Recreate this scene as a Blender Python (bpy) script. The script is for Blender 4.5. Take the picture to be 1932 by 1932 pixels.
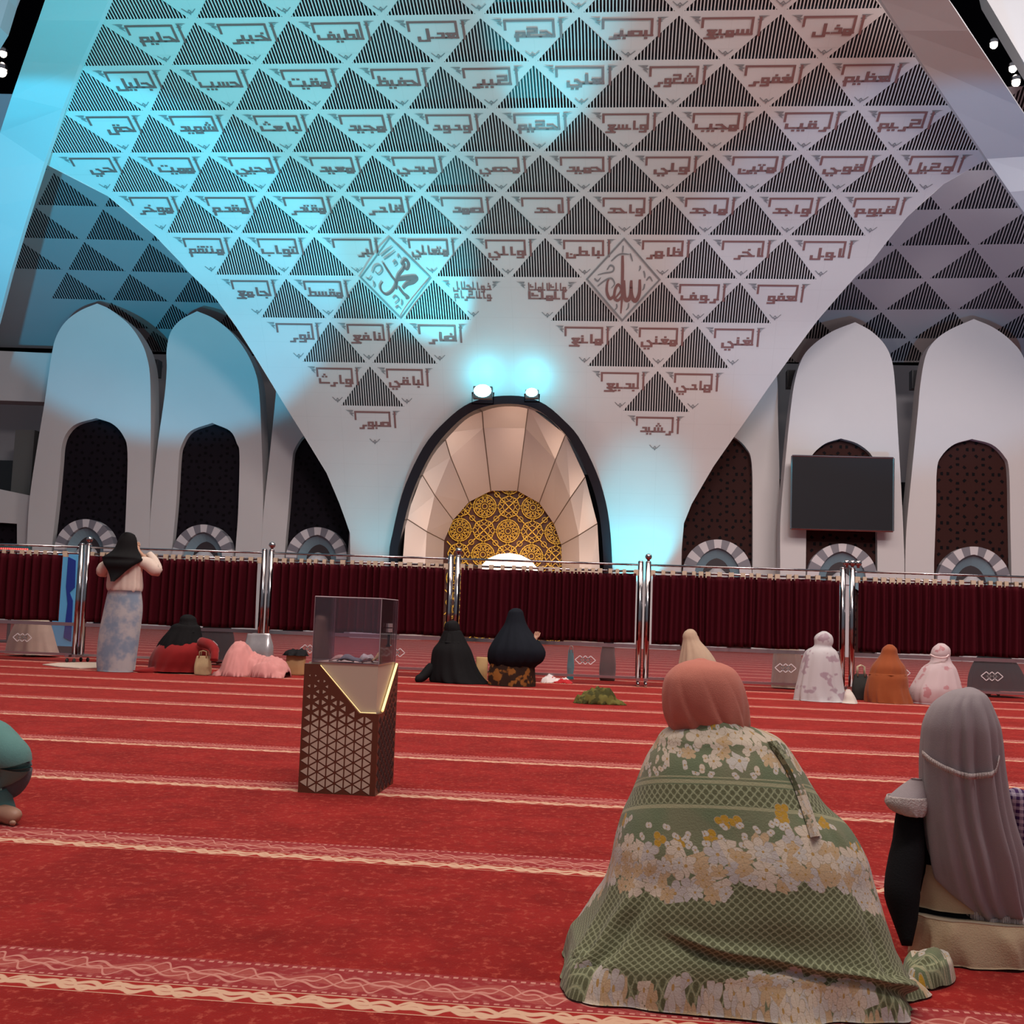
import bpy, bmesh, math, random
import numpy as np
from mathutils import Vector, Matrix, noise
from mathutils.geometry import tessellate_polygon
for _o in list(bpy.data.objects): bpy.data.objects.remove(_o)
random.seed(7)
SC = bpy.context.scene
COL = SC.collection
PI = math.pi
# ------------------------------------------------------------------ camera
FPX, CAMH = 2149.2, 0.78
PITCH, YAW, ROLL = 0.0928, 0.0969, 0.03676
fw = Vector((-math.sin(YAW)*math.cos(PITCH), math.cos(YAW)*math.cos(PITCH), math.sin(PITCH)))
r0 = Vector((math.cos(YAW), math.sin(YAW), 0)); u0 = r0.cross(fw)
rt = r0*math.cos(ROLL) + u0*math.sin(ROLL); up = u0*math.cos(ROLL) - r0*math.sin(ROLL)
cam = bpy.data.cameras.new('camera'); camo = bpy.data.objects.new('camera', cam); COL.objects.link(camo)
M = Matrix((rt, up, -fw)).transposed().to_4x4(); M.translation = Vector((0, 0, CAMH)); camo.matrix_world = M
cam.sensor_fit = 'HORIZONTAL'; cam.sensor_width = 36.0; cam.lens = 36.0*FPX/1932
cam.clip_start = 0.05; cam.clip_end = 300
SC.camera = camo
def at(x, y, Y):
    d = fw + rt*((x-966)/FPX) - up*((y-966)/FPX)
    return Vector((0, 0, CAMH)) + d*(Y/d.y)
def onfloor(x, y, z=0.0):
    d = fw + rt*((x-966)/FPX) - up*((y-966)/FPX)
    return Vector((0, 0, CAMH)) + d*((z-CAMH)/d.z)
# ------------------------------------------------------------------ world, exposure, lights of the hall
SC.view_settings.view_transform = 'Standard'; SC.view_settings.look = 'None'
SC.view_settings.gamma = 1.0; SC.view_settings.exposure = 0.0
SC.view_settings.use_curve_mapping = False
W_ = bpy.data.worlds.new('hall_air'); SC.world = W_; W_.use_nodes = True
bg = W_.node_tree.nodes['Background']; bg.inputs['Color'].default_value = (0.70, 0.76, 0.86, 1); bg.inputs['Strength'].default_value = 0.25
def light(name, kind, loc, target, energy, color, size=None, spot=None, blend=0.5, sizey=None, parent=None):
    l = bpy.data.lights.new(name, kind); l.energy = energy; l.color = color
    o = bpy.data.objects.new(name, l); COL.objects.link(o); o.location = loc
    d = (Vector(target) - Vector(loc)); o.rotation_euler = d.to_track_quat('-Z', 'Y').to_euler()
    if kind == 'AREA':
        l.size = size
        if sizey: l.shape = 'RECTANGLE'; l.size_y = sizey
    if kind == 'SPOT': l.spot_size = math.radians(spot); l.spot_blend = blend; l.shadow_soft_size = size or 0.15
    if kind == 'POINT': l.shadow_soft_size = size or 0.2
    return o
WARM = (1.0, 0.84, 0.72)
light('ceiling_light_rear', 'AREA', (-2, 1.0, 15), (-2, 3.5, 0), 400, WARM, 9, sizey=6)
light('ceiling_light_middle', 'AREA', (-2, 10, 17), (-2, 12.5, 0), 1900, WARM, 14, sizey=8)
light('ceiling_light_right', 'AREA', (9, 14, 14), (3, 34, 5), 1700, (1.0, 0.86, 0.80), 6)
light('added_rear_fill', 'AREA', (3, 1, 13), (5, 30, 8), 2100, (1.0, 0.93, 0.93), 5, sizey=2)  # added unseen light, brightens the wall against the carpet's red bounce
CY = (0.03, 0.80, 1.0)
# cyan floodlights standing on the floor behind the partition, aimed up
light('stage_floodlight_left', 'SPOT', (-9.5, 16.6, .4), (-12.2, 25.0, 13.4), 6600, (0.0, 0.70, 0.82), .15, 84, 1.0)
light('stage_floodlight_centre_left', 'SPOT', (-6.0, 16.6, .4), (-6.6, 25.0, 13.2), 3600, (0.04, 0.72, 0.80), .15, 72, 1.0)
light('stage_floodlight_pillars', 'SPOT', (-14.5, 19.5, .4), (-15.0, 36.0, 17.0), 8000, (0.03, 0.55, 0.85), .12, 54, .2)
light('stage_floodlight_right', 'SPOT', (8.0, 19.5, .4), (8.5, 36.0, 17.0), 2600, (0.08, 0.45, 0.80), .12, 56, .3)
light('added_fill_middle', 'SPOT', (2.0, 16.6, .4), (1.5, 26.0, 12.5), 1500, (0.62, 0.70, 0.62), .15, 95, 1.0)  # added neutral fill, not cyan; offsets the red tint on the wall

# ------------------------------------------------------------------ mesh helpers
def link(name, me, parent=None):
    o = bpy.data.objects.new(name, me); COL.objects.link(o)
    if parent: o.parent = parent
    return o
def mesh(name, V, Fc, mats, parent=None, smooth=False, mi=None, uv=None):
    me = bpy.data.meshes.new(name); me.from_pydata([tuple(v) for v in V], [], Fc)
    for m in (mats if isinstance(mats, (list, tuple)) else [mats]): me.materials.append(m)
    if mi: me.polygons.foreach_set('material_index', mi)
    if smooth: me.polygons.foreach_set('use_smooth', [True]*len(me.polygons))
    if uv is not None:
        l = me.uv_layers.new(name='UVMap'); vi = np.zeros(len(me.loops), dtype=np.int32); me.loops.foreach_get('vertex_index', vi)
        l.data.foreach_set('uv', np.asarray(uv, dtype=np.float32)[vi].ravel())
    me.update()
    return link(name, me, parent)
class MB:
    def __init__(s): s.V = []; s.F = []; s.mi = []; s.k = 0
    def quad(s, *p):
        b = len(s.V); s.V += [Vector(q) for q in p]; s.F.append(tuple(range(b, b+len(p)))); s.mi.append(s.k)
    def box(s, c, d, rz=0.0):
        b = len(s.V); c = Vector(c); R = Matrix.Rotation(rz, 3, 'Z')
        for x in (-.5, .5):
            for y in (-.5, .5):
                for z in (-.5, .5): s.V.append(c + R @ Vector((x*d[0], y*d[1], z*d[2])))
        for f in ((0,1,3,2),(4,6,7,5),(0,4,5,1),(2,3,7,6),(0,2,6,4),(1,5,7,3)): s.F.append(tuple(b+i for i in f)); s.mi.append(s.k)
    def prism(s, outer, depth, holes=(), back=None):
        """outer/holes: 3D loops of a flat-ish face, extruded by the vector depth"""
        loops = [[Vector(p) for p in outer]] + [[Vector(p) for p in h] for h in holes]
        tri = tessellate_polygon(loops); fl = [p for l in loops for p in l]; n = len(fl); b = len(s.V); dv = Vector(depth)
        s.V += fl + [p + dv for p in fl]
        for t in tri:
            s.F.append(tuple(b+i for i in t)); s.mi.append(s.k)
            s.F.append(tuple(b+n+i for i in reversed(t))); s.mi.append(s.k)
        q = 0
        for l in loops:
            m = len(l)
            for i in range(m):
                j = (i+1) % m; s.F.append((b+q+i, b+q+j, b+n+q+j, b+n+q+i)); s.mi.append(s.k)
            q += m
    def tube(s, pts, r, seg=8, caps=True):
        pts = [Vector(p) for p in pts]; rs = r if isinstance(r, (list, tuple)) else [r]*len(pts); b = len(s.V); n = len(pts)
        for i, p in enumerate(pts):
            t = (pts[min(i+1, n-1)] - pts[max(i-1, 0)]).normalized()
            a = t.cross(Vector((0, 0, 1)));
            if a.length < 1e-3: a = t.cross(Vector((0, 1, 0)))
            a.normalize(); c = t.cross(a)
            for k in range(seg):
                th = 2*PI*k/seg; s.V.append(p + (a*math.cos(th) + c*math.sin(th))*rs[i])
        for i in range(n-1):
            for k in range(seg):
                k2 = (k+1) % seg; s.F.append((b+i*seg+k, b+i*seg+k2, b+(i+1)*seg+k2, b+(i+1)*seg+k)); s.mi.append(s.k)
        if caps:
            s.F.append(tuple(b+k for k in reversed(range(seg)))); s.mi.append(s.k)
            s.F.append(tuple(b+(n-1)*seg+k for k in range(seg))); s.mi.append(s.k)
    def lathe(s, c, prof, seg=16):
        b = len(s.V); c = Vector(c); n = len(prof)
        for r, z in prof:
            for k in range(seg): s.V.append(c + Vector((r*math.cos(2*PI*k/seg), r*math.sin(2*PI*k/seg), z)))
        for i in range(n-1):
            for k in range(seg):
                k2 = (k+1) % seg; s.F.append((b+i*seg+k, b+i*seg+k2, b+(i+1)*seg+k2, b+(i+1)*seg+k)); s.mi.append(s.k)
        s.F.append(tuple(b+k for k in reversed(range(seg)))); s.mi.append(s.k)
        s.F.append(tuple(b+(n-1)*seg+k for k in range(seg))); s.mi.append(s.k)
    def sphere(s, c, r, seg=12, sc=(1, 1, 1)):
        b = len(s.V); c = Vector(c); n = seg//2
        for i in range(n+1):
            ph = PI*i/n
            for k in range(seg):
                th = 2*PI*k/seg; s.V.append(c + Vector((r*sc[0]*math.sin(ph)*math.cos(th), r*sc[1]*math.sin(ph)*math.sin(th), r*sc[2]*math.cos(ph))))
        for i in range(n):
            for k in range(seg):
                k2 = (k+1) % seg; s.F.append((b+i*seg+k, b+(i+1)*seg+k, b+(i+1)*seg+k2, b+i*seg+k2)); s.mi.append(s.k)
    def build(s, name, mats, parent=None, smooth=False): return mesh(name, s.V, s.F, mats, parent, smooth, s.mi)
def thing(name, label, cat, loc=(0, 0, 0), group=None):
    o = bpy.data.objects.new(name, None); COL.objects.link(o); o.location = loc; o.empty_display_size = .1
    return tag(o, label, cat, group)
def tag(o, label=None, cat=None, group=None, kind=None):
    if label: o['label'] = label
    if cat: o['category'] = cat
    if group: o['group'] = group
    if kind: o['kind'] = kind
    return o
def rebase(root, loc):
    """put a thing's origin at loc while its parts keep their world places"""
    loc = Vector(loc); root.location = loc
    for c in root.children: c.location = Vector(c.location) - loc
def crom(P, n):
    """Catmull-Rom through points (tuples of floats)"""
    P = [np.array(p, float) for p in P]; out = []
    for i in range(len(P)-1):
        a = P[i-1] if i else 2*P[0]-P[1]; b = P[i]; c = P[i+1]; d = P[i+2] if i+2 < len(P) else 2*P[-1]-P[-2]
        for k in range(n):
            t = k/n; out.append(.5*((2*b) + (c-a)*t + (2*a-5*b+4*c-d)*t*t + (3*b-a-3*c+d)*t**3))
    out.append(P[-1]); return out

# ------------------------------------------------------------------ materials
class NT:
    """tiny expression helper around a node tree"""
    def __init__(s, m): s.t = m.node_tree; s.n = s.t.nodes; s.l = s.t.links
    def node(s, typ, **kw):
        x = s.n.new(typ)
        for k, v in kw.items(): setattr(x, k, v)
        return x
    def put(s, v, sock):
        if isinstance(v, (int, float)): sock.default_value = v
        elif isinstance(v, tuple): sock.default_value = v if len(v) == len(sock.default_value) else v + (1,)
        else: s.l.new(v, sock)
    def m(s, op, a, b=0.0, c=0.0):
        x = s.node('ShaderNodeMath', operation=op); s.put(a, x.inputs[0]); s.put(b, x.inputs[1]); s.put(c, x.inputs[2]); return x.outputs[0]
    def mix(s, f, a, b):
        x = s.node('ShaderNodeMix', data_type='RGBA'); s.put(f, x.inputs[0]); s.put(a, x.inputs[6]); s.put(b, x.inputs[7]); return x.outputs[2]
    def sstep(s, v, lo, hi):
        x = s.node('ShaderNodeMapRange', interpolation_type='SMOOTHSTEP'); s.put(v, x.inputs[0]); s.put(lo, x.inputs[1]); s.put(hi, x.inputs[2]); return x.outputs[0]
    def noise(s, vec, scale, detail=3.0, rough=.5):
        x = s.node('ShaderNodeTexNoise'); s.l.new(vec, x.inputs['Vector']); x.inputs['Scale'].default_value = scale; x.inputs['Detail'].default_value = detail; x.inputs['Roughness'].default_value = rough; return x.outputs[0]
    def coord(s, kind='Object'): return s.node('ShaderNodeTexCoord').outputs[kind]
    def uv(s): return s.node('ShaderNodeUVMap', uv_map='UVMap').outputs[0]
    def xyz(s, v):
        x = s.node('ShaderNodeSeparateXYZ'); s.l.new(v, x.inputs[0]); return x.outputs
    def vec(s, a, b, c=0.0):
        x = s.node('ShaderNodeCombineXYZ'); s.put(a, x.inputs[0]); s.put(b, x.inputs[1]); s.put(c, x.inputs[2]); return x.outputs[0]
def mat(name, col, rough=.6, metal=0.0, sheen=0.0, emit=None, es=0.0, var=0.0, vs=8.0, bump=0.0, bs=60.0, spec=.5):
    m = bpy.data.materials.new(name); m.use_nodes = True; b = m.node_tree.nodes['Principled BSDF']
    b.inputs['Base Color'].default_value = (*col, 1); b.inputs['Roughness'].default_value = rough; b.inputs['Metallic'].default_value = metal
    b.inputs['Specular IOR Level'].default_value = spec
    if sheen: b.inputs['Sheen Weight'].default_value = sheen; b.inputs['Sheen Roughness'].default_value = .5
    if emit: b.inputs['Emission Color'].default_value = (*emit, 1); b.inputs['Emission Strength'].default_value = es
    t = NT(m)
    if var:
        f = t.noise(t.coord(), vs, 4.0, .6); d = tuple(c*(1-var) for c in col); h = tuple(min(1, c*(1+var)) for c in col)
        t.l.new(t.mix(f, d, h), b.inputs['Base Color'])
    if bump:
        bn = t.node('ShaderNodeBump'); bn.inputs['Strength'].default_value = bump; bn.inputs['Distance'].default_value = .01
        t.l.new(t.noise(t.coord(), bs, 4.0, .6), bn.inputs['Height']); t.l.new(bn.outputs[0], b.inputs['Normal'])
    return m
def bsdf(m): return m.node_tree.nodes['Principled BSDF']
def clear_mat(name, tint=(.93, .9, .95), haze=.10, gloss=.08):
    m = bpy.data.materials.new(name); m.use_nodes = True; t = NT(m); b = bsdf(m); out = m.node_tree.nodes['Material Output']
    b.inputs['Base Color'].default_value = (.7, .62, .66, 1); b.inputs['Roughness'].default_value = .12
    tr = t.node('ShaderNodeBsdfTransparent'); tr.inputs[0].default_value = (*tint, 1)
    gl = t.node('ShaderNodeBsdfGlossy'); gl.inputs['Roughness'].default_value = .03
    lw = t.node('ShaderNodeFresnel'); lw.inputs[0].default_value = 1.3
    m1 = t.node('ShaderNodeMixShader'); t.l.new(t.m('MULTIPLY', lw.outputs[0], gloss/.03), m1.inputs[0]); t.l.new(tr.outputs[0], m1.inputs[1]); t.l.new(gl.outputs[0], m1.inputs[2])
    m2 = t.node('ShaderNodeMixShader'); m2.inputs[0].default_value = haze; t.l.new(m1.outputs[0], m2.inputs[1]); t.l.new(b.outputs[0], m2.inputs[2])
    t.l.new(m2.outputs[0], out.inputs[0]); return m
MT = {}
MT['steel'] = mat('white_panel_steel', (.62, .60, .60), .48, .0, var=.04, vs=.7)
MT['plaster'] = mat('white_plaster', (.60, .57, .57), .55, var=.04, vs=.6)
MT['rib'] = mat('rib_cladding', (.50, .52, .55), .5, var=.05, vs=.5)
MT['slot'] = mat('dark_slot', (.006, .008, .014), .5)
MT['ink'] = mat('letter_red_brown', (.23, .115, .11), .45)
MT['ink_grey'] = mat('ornament_grey', (.22, .22, .23), .5)
MT['chrome'] = mat('chrome', (.36, .33, .34), .16, 1.0)
MT['brushed'] = mat('brushed_steel', (.50, .46, .47), .28, 1.0)
MT['black'] = mat('black_void', (.002, .002, .003), .9, spec=.0)
MT['cream_loop'] = mat('cream_tape', (.55, .42, .30), .7)
MT['skin'] = mat('skin', (.42, .22, .14), .5)
MT['eye'] = mat('dark_hair', (.02, .015, .012), .5)
MT['acrylic'] = clear_mat('acrylic_clear', (.93, .88, .93), .035, .03)
MT['acrylic_low'] = clear_mat('acrylic_panel', (.94, .89, .89), .06, .04)
MT['rubber'] = mat('black_rubber', (.02, .02, .02), .6)
MT['screen'] = mat('led_screen_off', (.020, .020, .024), .6, spec=.12)

def fabric(name, col, var=.12, vs=14.0, rough=.85, sheen=.12, bump=.25, bs=240.0):
    if max(col) < .06: sheen = .0
    return mat(name, col, rough, 0, sheen, var=var, vs=vs, bump=bump, bs=bs, spec=.2)
# ------------------------------------------------------------------ carpet floor
D0, SP = 2.284, 1.3085
def carpet_mat():
    m = bpy.data.materials.new('red_prayer_carpet'); m.use_nodes = True; t = NT(m); b = bsdf(m)
    co = t.coord(); x, y, z = t.xyz(co)
    k = t.m('DIVIDE', t.m('SUBTRACT', y, D0), SP); fr = t.m('MULTIPLY', t.m('FRACT', t.m('ADD', k, 20.0)), SP)     # metres beyond the pale line
    # pile: mottled red with pale worn flecks
    n1 = t.noise(co, 3.0, 3.0, .6); n2 = t.noise(t.vec(t.m('MULTIPLY', x, 1.0), t.m('MULTIPLY', y, .8)), 38.0, 4.0, .75)
    base = t.mix(t.sstep(n1, .3, .7), (.235, .009, .007), (.32, .015, .012))
    base = t.mix(t.m('MULTIPLY', t.sstep(n2, .52, .64), .6), base, (.50, .085, .055))
    n3 = t.noise(co, 9.0, 3.0, .6); base = t.mix(t.m('MULTIPLY', t.sstep(n3, .55, .3), .45), base, (.17, .004, .004))
    def strand(ph, P, amp, c, w, yy, P2=None):
        s = t.m('SINE', t.m('ADD', t.m('MULTIPLY', x, 2*PI/P), ph))
        if P2: s = t.m('ADD', t.m('MULTIPLY', s, .75), t.m('MULTIPLY', t.m('SINE', t.m('ADD', t.m('MULTIPLY', x, 2*PI/P2), ph*1.7)), .35))
        d = t.m('ABSOLUTE', t.m('SUBTRACT', yy, t.m('ADD', t.m('MULTIPLY', s, amp), c)))
        return t.sstep(d, w*1.35, w*.75)
    mx = lambda *a: a[0] if len(a) == 1 else t.m('MAXIMUM', a[0], mx(*a[1:]))
    # cream chain strip
    inA = t.m('MULTIPLY', t.m('GREATER_THAN', fr, .001), t.m('LESS_THAN', fr, .083))
    ch = mx(strand(0, .205, .022, .041, .0105, fr, .068), strand(PI, .205, .020, .041, .0095, fr, .068), strand(.8, .1025, .028, .041, .007, fr), t.sstep(fr, .006, .003), t.sstep(fr, .077, .080))
    colA = t.mix(ch, (.36, .02, .016), (.70, .42, .28))
    # wine border with scrolls
    inB = t.m('MULTIPLY', t.m('GREATER_THAN', fr, .083), t.m('LESS_THAN', fr, .262))
    sc = mx(strand(0, .19, .040, .160, .0055, fr, .095), strand(2.1, .19, .048, .165, .0045, fr, .063), strand(4.0, .19, .030, .165, .004, fr, .127))
    dots = t.m('MULTIPLY', t.m('GREATER_THAN', t.m('SINE', t.m('MULTIPLY', x, 2*PI/.021)), -.1), t.sstep(t.m('ABSOLUTE', t.m('SUBTRACT', fr, .247)), .007, .004))
    dots2 = t.m('MULTIPLY', t.m('GREATER_THAN', t.m('SINE', t.m('MULTIPLY', x, 2*PI/.021)), -.1), t.sstep(t.m('ABSOLUTE', t.m('SUBTRACT', fr, .096)), .005, .003))
    fill = t.m('MULTIPLY', t.sstep(t.m('ABSOLUTE', t.m('ADD', t.m('SUBTRACT', fr, .165), t.m('MULTIPLY', t.m('SINE', t.m('MULTIPLY', x, 2*PI/.19)), .02))), .034, .028), .55)
    colB = t.mix(fill, (.31, .030, .032), (.46, .11, .085))
    colB = t.mix(mx(sc, dots, dots2), colB, (.60, .24, .19))
    nb = t.noise(co, 45.0, 2.0); colB = t.mix(t.m('MULTIPLY', t.sstep(nb, .5, .7), .4), colB, (.55, .2, .16))
    c = t.mix(inA, base, colA); c = t.mix(inB, c, colB)
    t.l.new(c, b.inputs['Base Color']); b.inputs['Roughness'].default_value = .95; b.inputs['Specular IOR Level'].default_value = .1
    b.inputs['Sheen Weight'].default_value = .22; b.inputs['Sheen Roughness'].default_value = .4; b.inputs['Sheen Tint'].default_value = (1, .42, .36, 1)
    bn = t.node('ShaderNodeBump'); bn.inputs['Strength'].default_value = .35; bn.inputs['Distance'].default_value = .01
    t.l.new(t.noise(co, 120.0, 3.0, .7), bn.inputs['Height']); t.l.new(bn.outputs[0], b.inputs['Normal'])
    return m
fm = MB(); fm.box((-2, 17, -.05), (70, 52, .1)); floor = fm.build('floor', carpet_mat()); tag(floor, kind='structure')

# ------------------------------------------------------------------ the leaning front wall above the prayer niche
X0, WU = -3.30, 2.1
PV = [-2, -1, 0] + list(range(1, 12)) + [12, 13, 14, 15.2]
PY = [18.95, 20.24, 21.57, 22.927, 24.22, 25.566, 26.881, 28.188, 29.421, 30.483, 31.528, 32.335, 33.025, 33.656, 34.12, 34.42, 34.6, 34.68]
PZ = [14.25, 14.08, 13.84, 13.504, 13.104, 12.646, 12.155, 11.629, 10.943, 10.097, 9.156, 8.05, 6.894, 5.752, 4.52, 3.2, 1.82, 0.0]
def prof(v):
    v = min(max(v, PV[0]), PV[-1]-1e-6); i = max(j for j in range(len(PV)-1) if PV[j] <= v); h = PV[i+1]-PV[i]; s = (v-PV[i])/h
    def tn(A, j):
        if j == 0: return (A[1]-A[0])/(PV[1]-PV[0])
        if j == len(A)-1: return (A[-1]-A[-2])/(PV[-1]-PV[-2])
        return (A[j+1]-A[j-1])/(PV[j+1]-PV[j-1])
    def hm(A): return (2*s**3-3*s*s+1)*A[i]+(s**3-2*s*s+s)*h*tn(A, i)+(-2*s**3+3*s*s)*A[i+1]+(s**3-s*s)*h*tn(A, i+1)
    return hm(PY), hm(PZ)
def S(u, v, n=0.0):
    y, z = prof(v); y1, z1 = prof(v-.02); y2, z2 = prof(v+.02)
    t = Vector((0, y2-y1, z2-z1)).normalized(); N = Vector((0, t.z, -t.y))
    if N.y > 0: N = -N
    return Vector((X0+WU*u, y, z)) + N*n
UL = [(-2, -2.9), (0, -3.8), (.49, -4.02), (.94, -4.28), (1.92, -4.85), (3, -5.35), (4.2, -5.66), (4.24, -5.63), (5.08, -5.04), (6.03, -4.64), (6.68, -4.4), (6.9, -4.33), (7.56, -4.04), (8.85, -3.64), (9.72, -3.37), (10.72, -3.05), (11.62, -2.74), (12.32, -2.56), (12.74, -2.46), (13.0, -2.40), (15.2, -2.36)]
UR = [(-2, 3.0), (0, 3.9), (.76, 4.22), (2.11, 4.74), (3.14, 5.22), (4.15, 5.62), (4.18, 5.58), (4.78, 5.2), (5.54, 4.9), (6.57, 4.6), (6.9, 4.44), (7.88, 4.06), (8.62, 3.79), (9.4, 3.5), (10.51, 3.1), (11.25, 2.83), (12.12, 2.55), (12.56, 2.45), (13.5, 2.42), (15.2, 2.40)]
HOLE = [(9.86, -.12, -.12), (9.95, -.42, .16), (10.05, -.62, .40), (10.3, -.90, .70), (10.74, -1.15, .93), (11.34, -1.37, 1.11), (12.09, -1.55, 1.26), (12.95, -1.69, 1.35), (13.57, -1.73, 1.38), (15.2, -1.78, 1.42)]
def ip(T, v, c=1):
    if v <= T[0][0]: return T[0][c]
    for a, b in zip(T, T[1:]):
        if v <= b[0]: return a[c] + (b[c]-a[c])*(v-a[0])/(b[0]-a[0])
    return T[-1][c]
rng = lambda a, b: [a+i for i in range(int(round(b-a))+1)]
STRIPES = {-1: rng(-3, 3), 0: rng(-3.5, 3.5), 1: rng(-4, 4), 2: rng(-4.5, 4.5), 3: rng(-5, 5), 4: rng(-4.5, 4.5), 5: rng(-4, 4),
           6: [-3.5, -2.5, -.5, .5, 2.5, 3.5], 7: [-3, -2, -1, 1, 2, 3], 8: [-2.5, -1.5, 1.5, 2.5], 9: [-2, 2]}
MG, MGV = .045, .03         # white margin round each slotted triangle, in u and v
def tri_at(r, a, v):
    """u-interval of the slotted triangle with apex (a, r) at height v (None outside)"""
    v0 = r + 2*MGV; v1 = r+1-MGV
    if v < v0-1e-9 or v > v1+1e-9: return None
    w = (v-v0)/(v1-v0)*(.5-MG); return a-w, a+w
pm = MB()
vs = set()
for r in range(-2, 16):
    for k in (0, 2*MGV, .25, .4, .55, .7, .85, 1-MGV): vs.add(round(r+k, 4))
for T in (UL, UR, HOLE): vs |= {round(t[0], 4) for t in T}
vs = sorted(v for v in vs if v <= 15.2)
for va, vb in zip(vs, vs[1:]):
    r = math.floor((va+vb)/2); brk = []
    for a in STRIPES.get(r, []):
        A = tri_at(r, a, va); B = tri_at(r, a, vb)
        if A and B: brk.append((A, B))
    if va >= HOLE[0][0]-1e-6: brk.append(((ip(HOLE, va, 1), ip(HOLE, va, 2)), (ip(HOLE, vb, 1), ip(HOLE, vb, 2))))
    brk.sort(key=lambda q: q[1][0])
    lo = (ip(UL, va), ip(UL, vb)); hi = (ip(UR, va), ip(UR, vb)); cur = lo
    for A, B in brk + [(hi, hi)]:
        if (A, B) == (hi, hi): A, B = (hi[0],)*2, (hi[1],)*2
        if A[0]-cur[0] > 1e-6 or B[0]-cur[1] > 1e-6:
            pm.quad(S(cur[0], va), S(A[0], va), S(B[0], vb), S(cur[1], vb))
        cur = (A[1], B[1])
# edge returns, 0.5 m deep
for T, sg in ((UL, 1), (UR, -1)):
    for (va, ua), (vb, ub) in zip(T, T[1:]):
        n = max(1, int((vb-va)/.5))
        for i in range(n):
            v1 = va+(vb-va)*i/n; v2 = va+(vb-va)*(i+1)/n
            pm.quad(S(ip(T, v1), v1), S(ip(T, v1), v1, -.5), S(ip(T, v2), v2, -.5), S(ip(T, v2), v2))
def panel_mat():
    m = mat('white_panel_sheet', (.6, .58, .58), .42); t = NT(m); co = t.coord(); x, y, z = t.xyz(co)
    f = t.noise(co, .6, 3.0)
    c = t.mix(f, (.57, .55, .555), (.65, .63, .63))
    gx = t.m('FRACT', t.m('DIVIDE', t.m('ADD', x, 40.0), 1.05)); gz = t.m('FRACT', t.m('DIVIDE', z, .66))
    ln = t.m('MAXIMUM', t.m('LESS_THAN', gx, .014), t.m('LESS_THAN', gz, .02))
    c = t.mix(t.m('MULTIPLY', ln, .13), c, (.35, .33, .33)); t.l.new(c, bsdf(m).inputs['Base Color']); return m
wall_front = pm.build('wall_front', panel_mat()); tag(wall_front, kind='structure')
bpy.context.view_layer.update()
NSL = 26
def grille(r, a, Sf, parent, name='slotted_grille', back=.09, slotm=None, barm=None, nsl=NSL, clip=None):
    g = MB(); v0 = r+2*MGV; v1 = r+1-MGV; hw = .5-MG
    g.k = 0; g.quad(Sf(a, v0, -back), Sf(a+hw, v1, -back), Sf(a-hw, v1, -back))
    g.quad(Sf(a, v0), Sf(a, v0, -back), Sf(a-hw, v1, -back), Sf(a-hw, v1)); g.quad(Sf(a, v0), Sf(a+hw, v1), Sf(a+hw, v1, -back), Sf(a, v0, -back))
    g.quad(Sf(a-hw, v1), Sf(a-hw, v1, -back), Sf(a+hw, v1, -back), Sf(a+hw, v1))
    g.k = 1; p = 2*hw/nsl
    for i in range(nsl):
        c0 = a-hw+p*(i+.5)-p*.175; c1 = c0+p*.35; b = .02
        h = lambda u: v0+(v1-v0)*abs(u-a)/hw
        n = 2
        for k in range(n):
            q = lambda u, k: h(u)+(v1-h(u))*k/n
            g.quad(Sf(c0, q(c0, k)), Sf(c1, q(c1, k)), Sf(c1, q(c1, k+1)), Sf(c0, q(c0, k+1)))
            g.quad(Sf(c0, q(c0, k), -b), Sf(c0, q(c0, k)), Sf(c0, q(c0, k+1)), Sf(c0, q(c0, k+1), -b))
            g.quad(Sf(c1, q(c1, k)), Sf(c1, q(c1, k), -b), Sf(c1, q(c1, k+1), -b), Sf(c1, q(c1, k+1)))
    return g.build(name, [slotm or MT['slot'], barm or MT['steel']], parent)
for r, L in STRIPES.items():
    for a in L: grille(r, a, S, wall_front)

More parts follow.
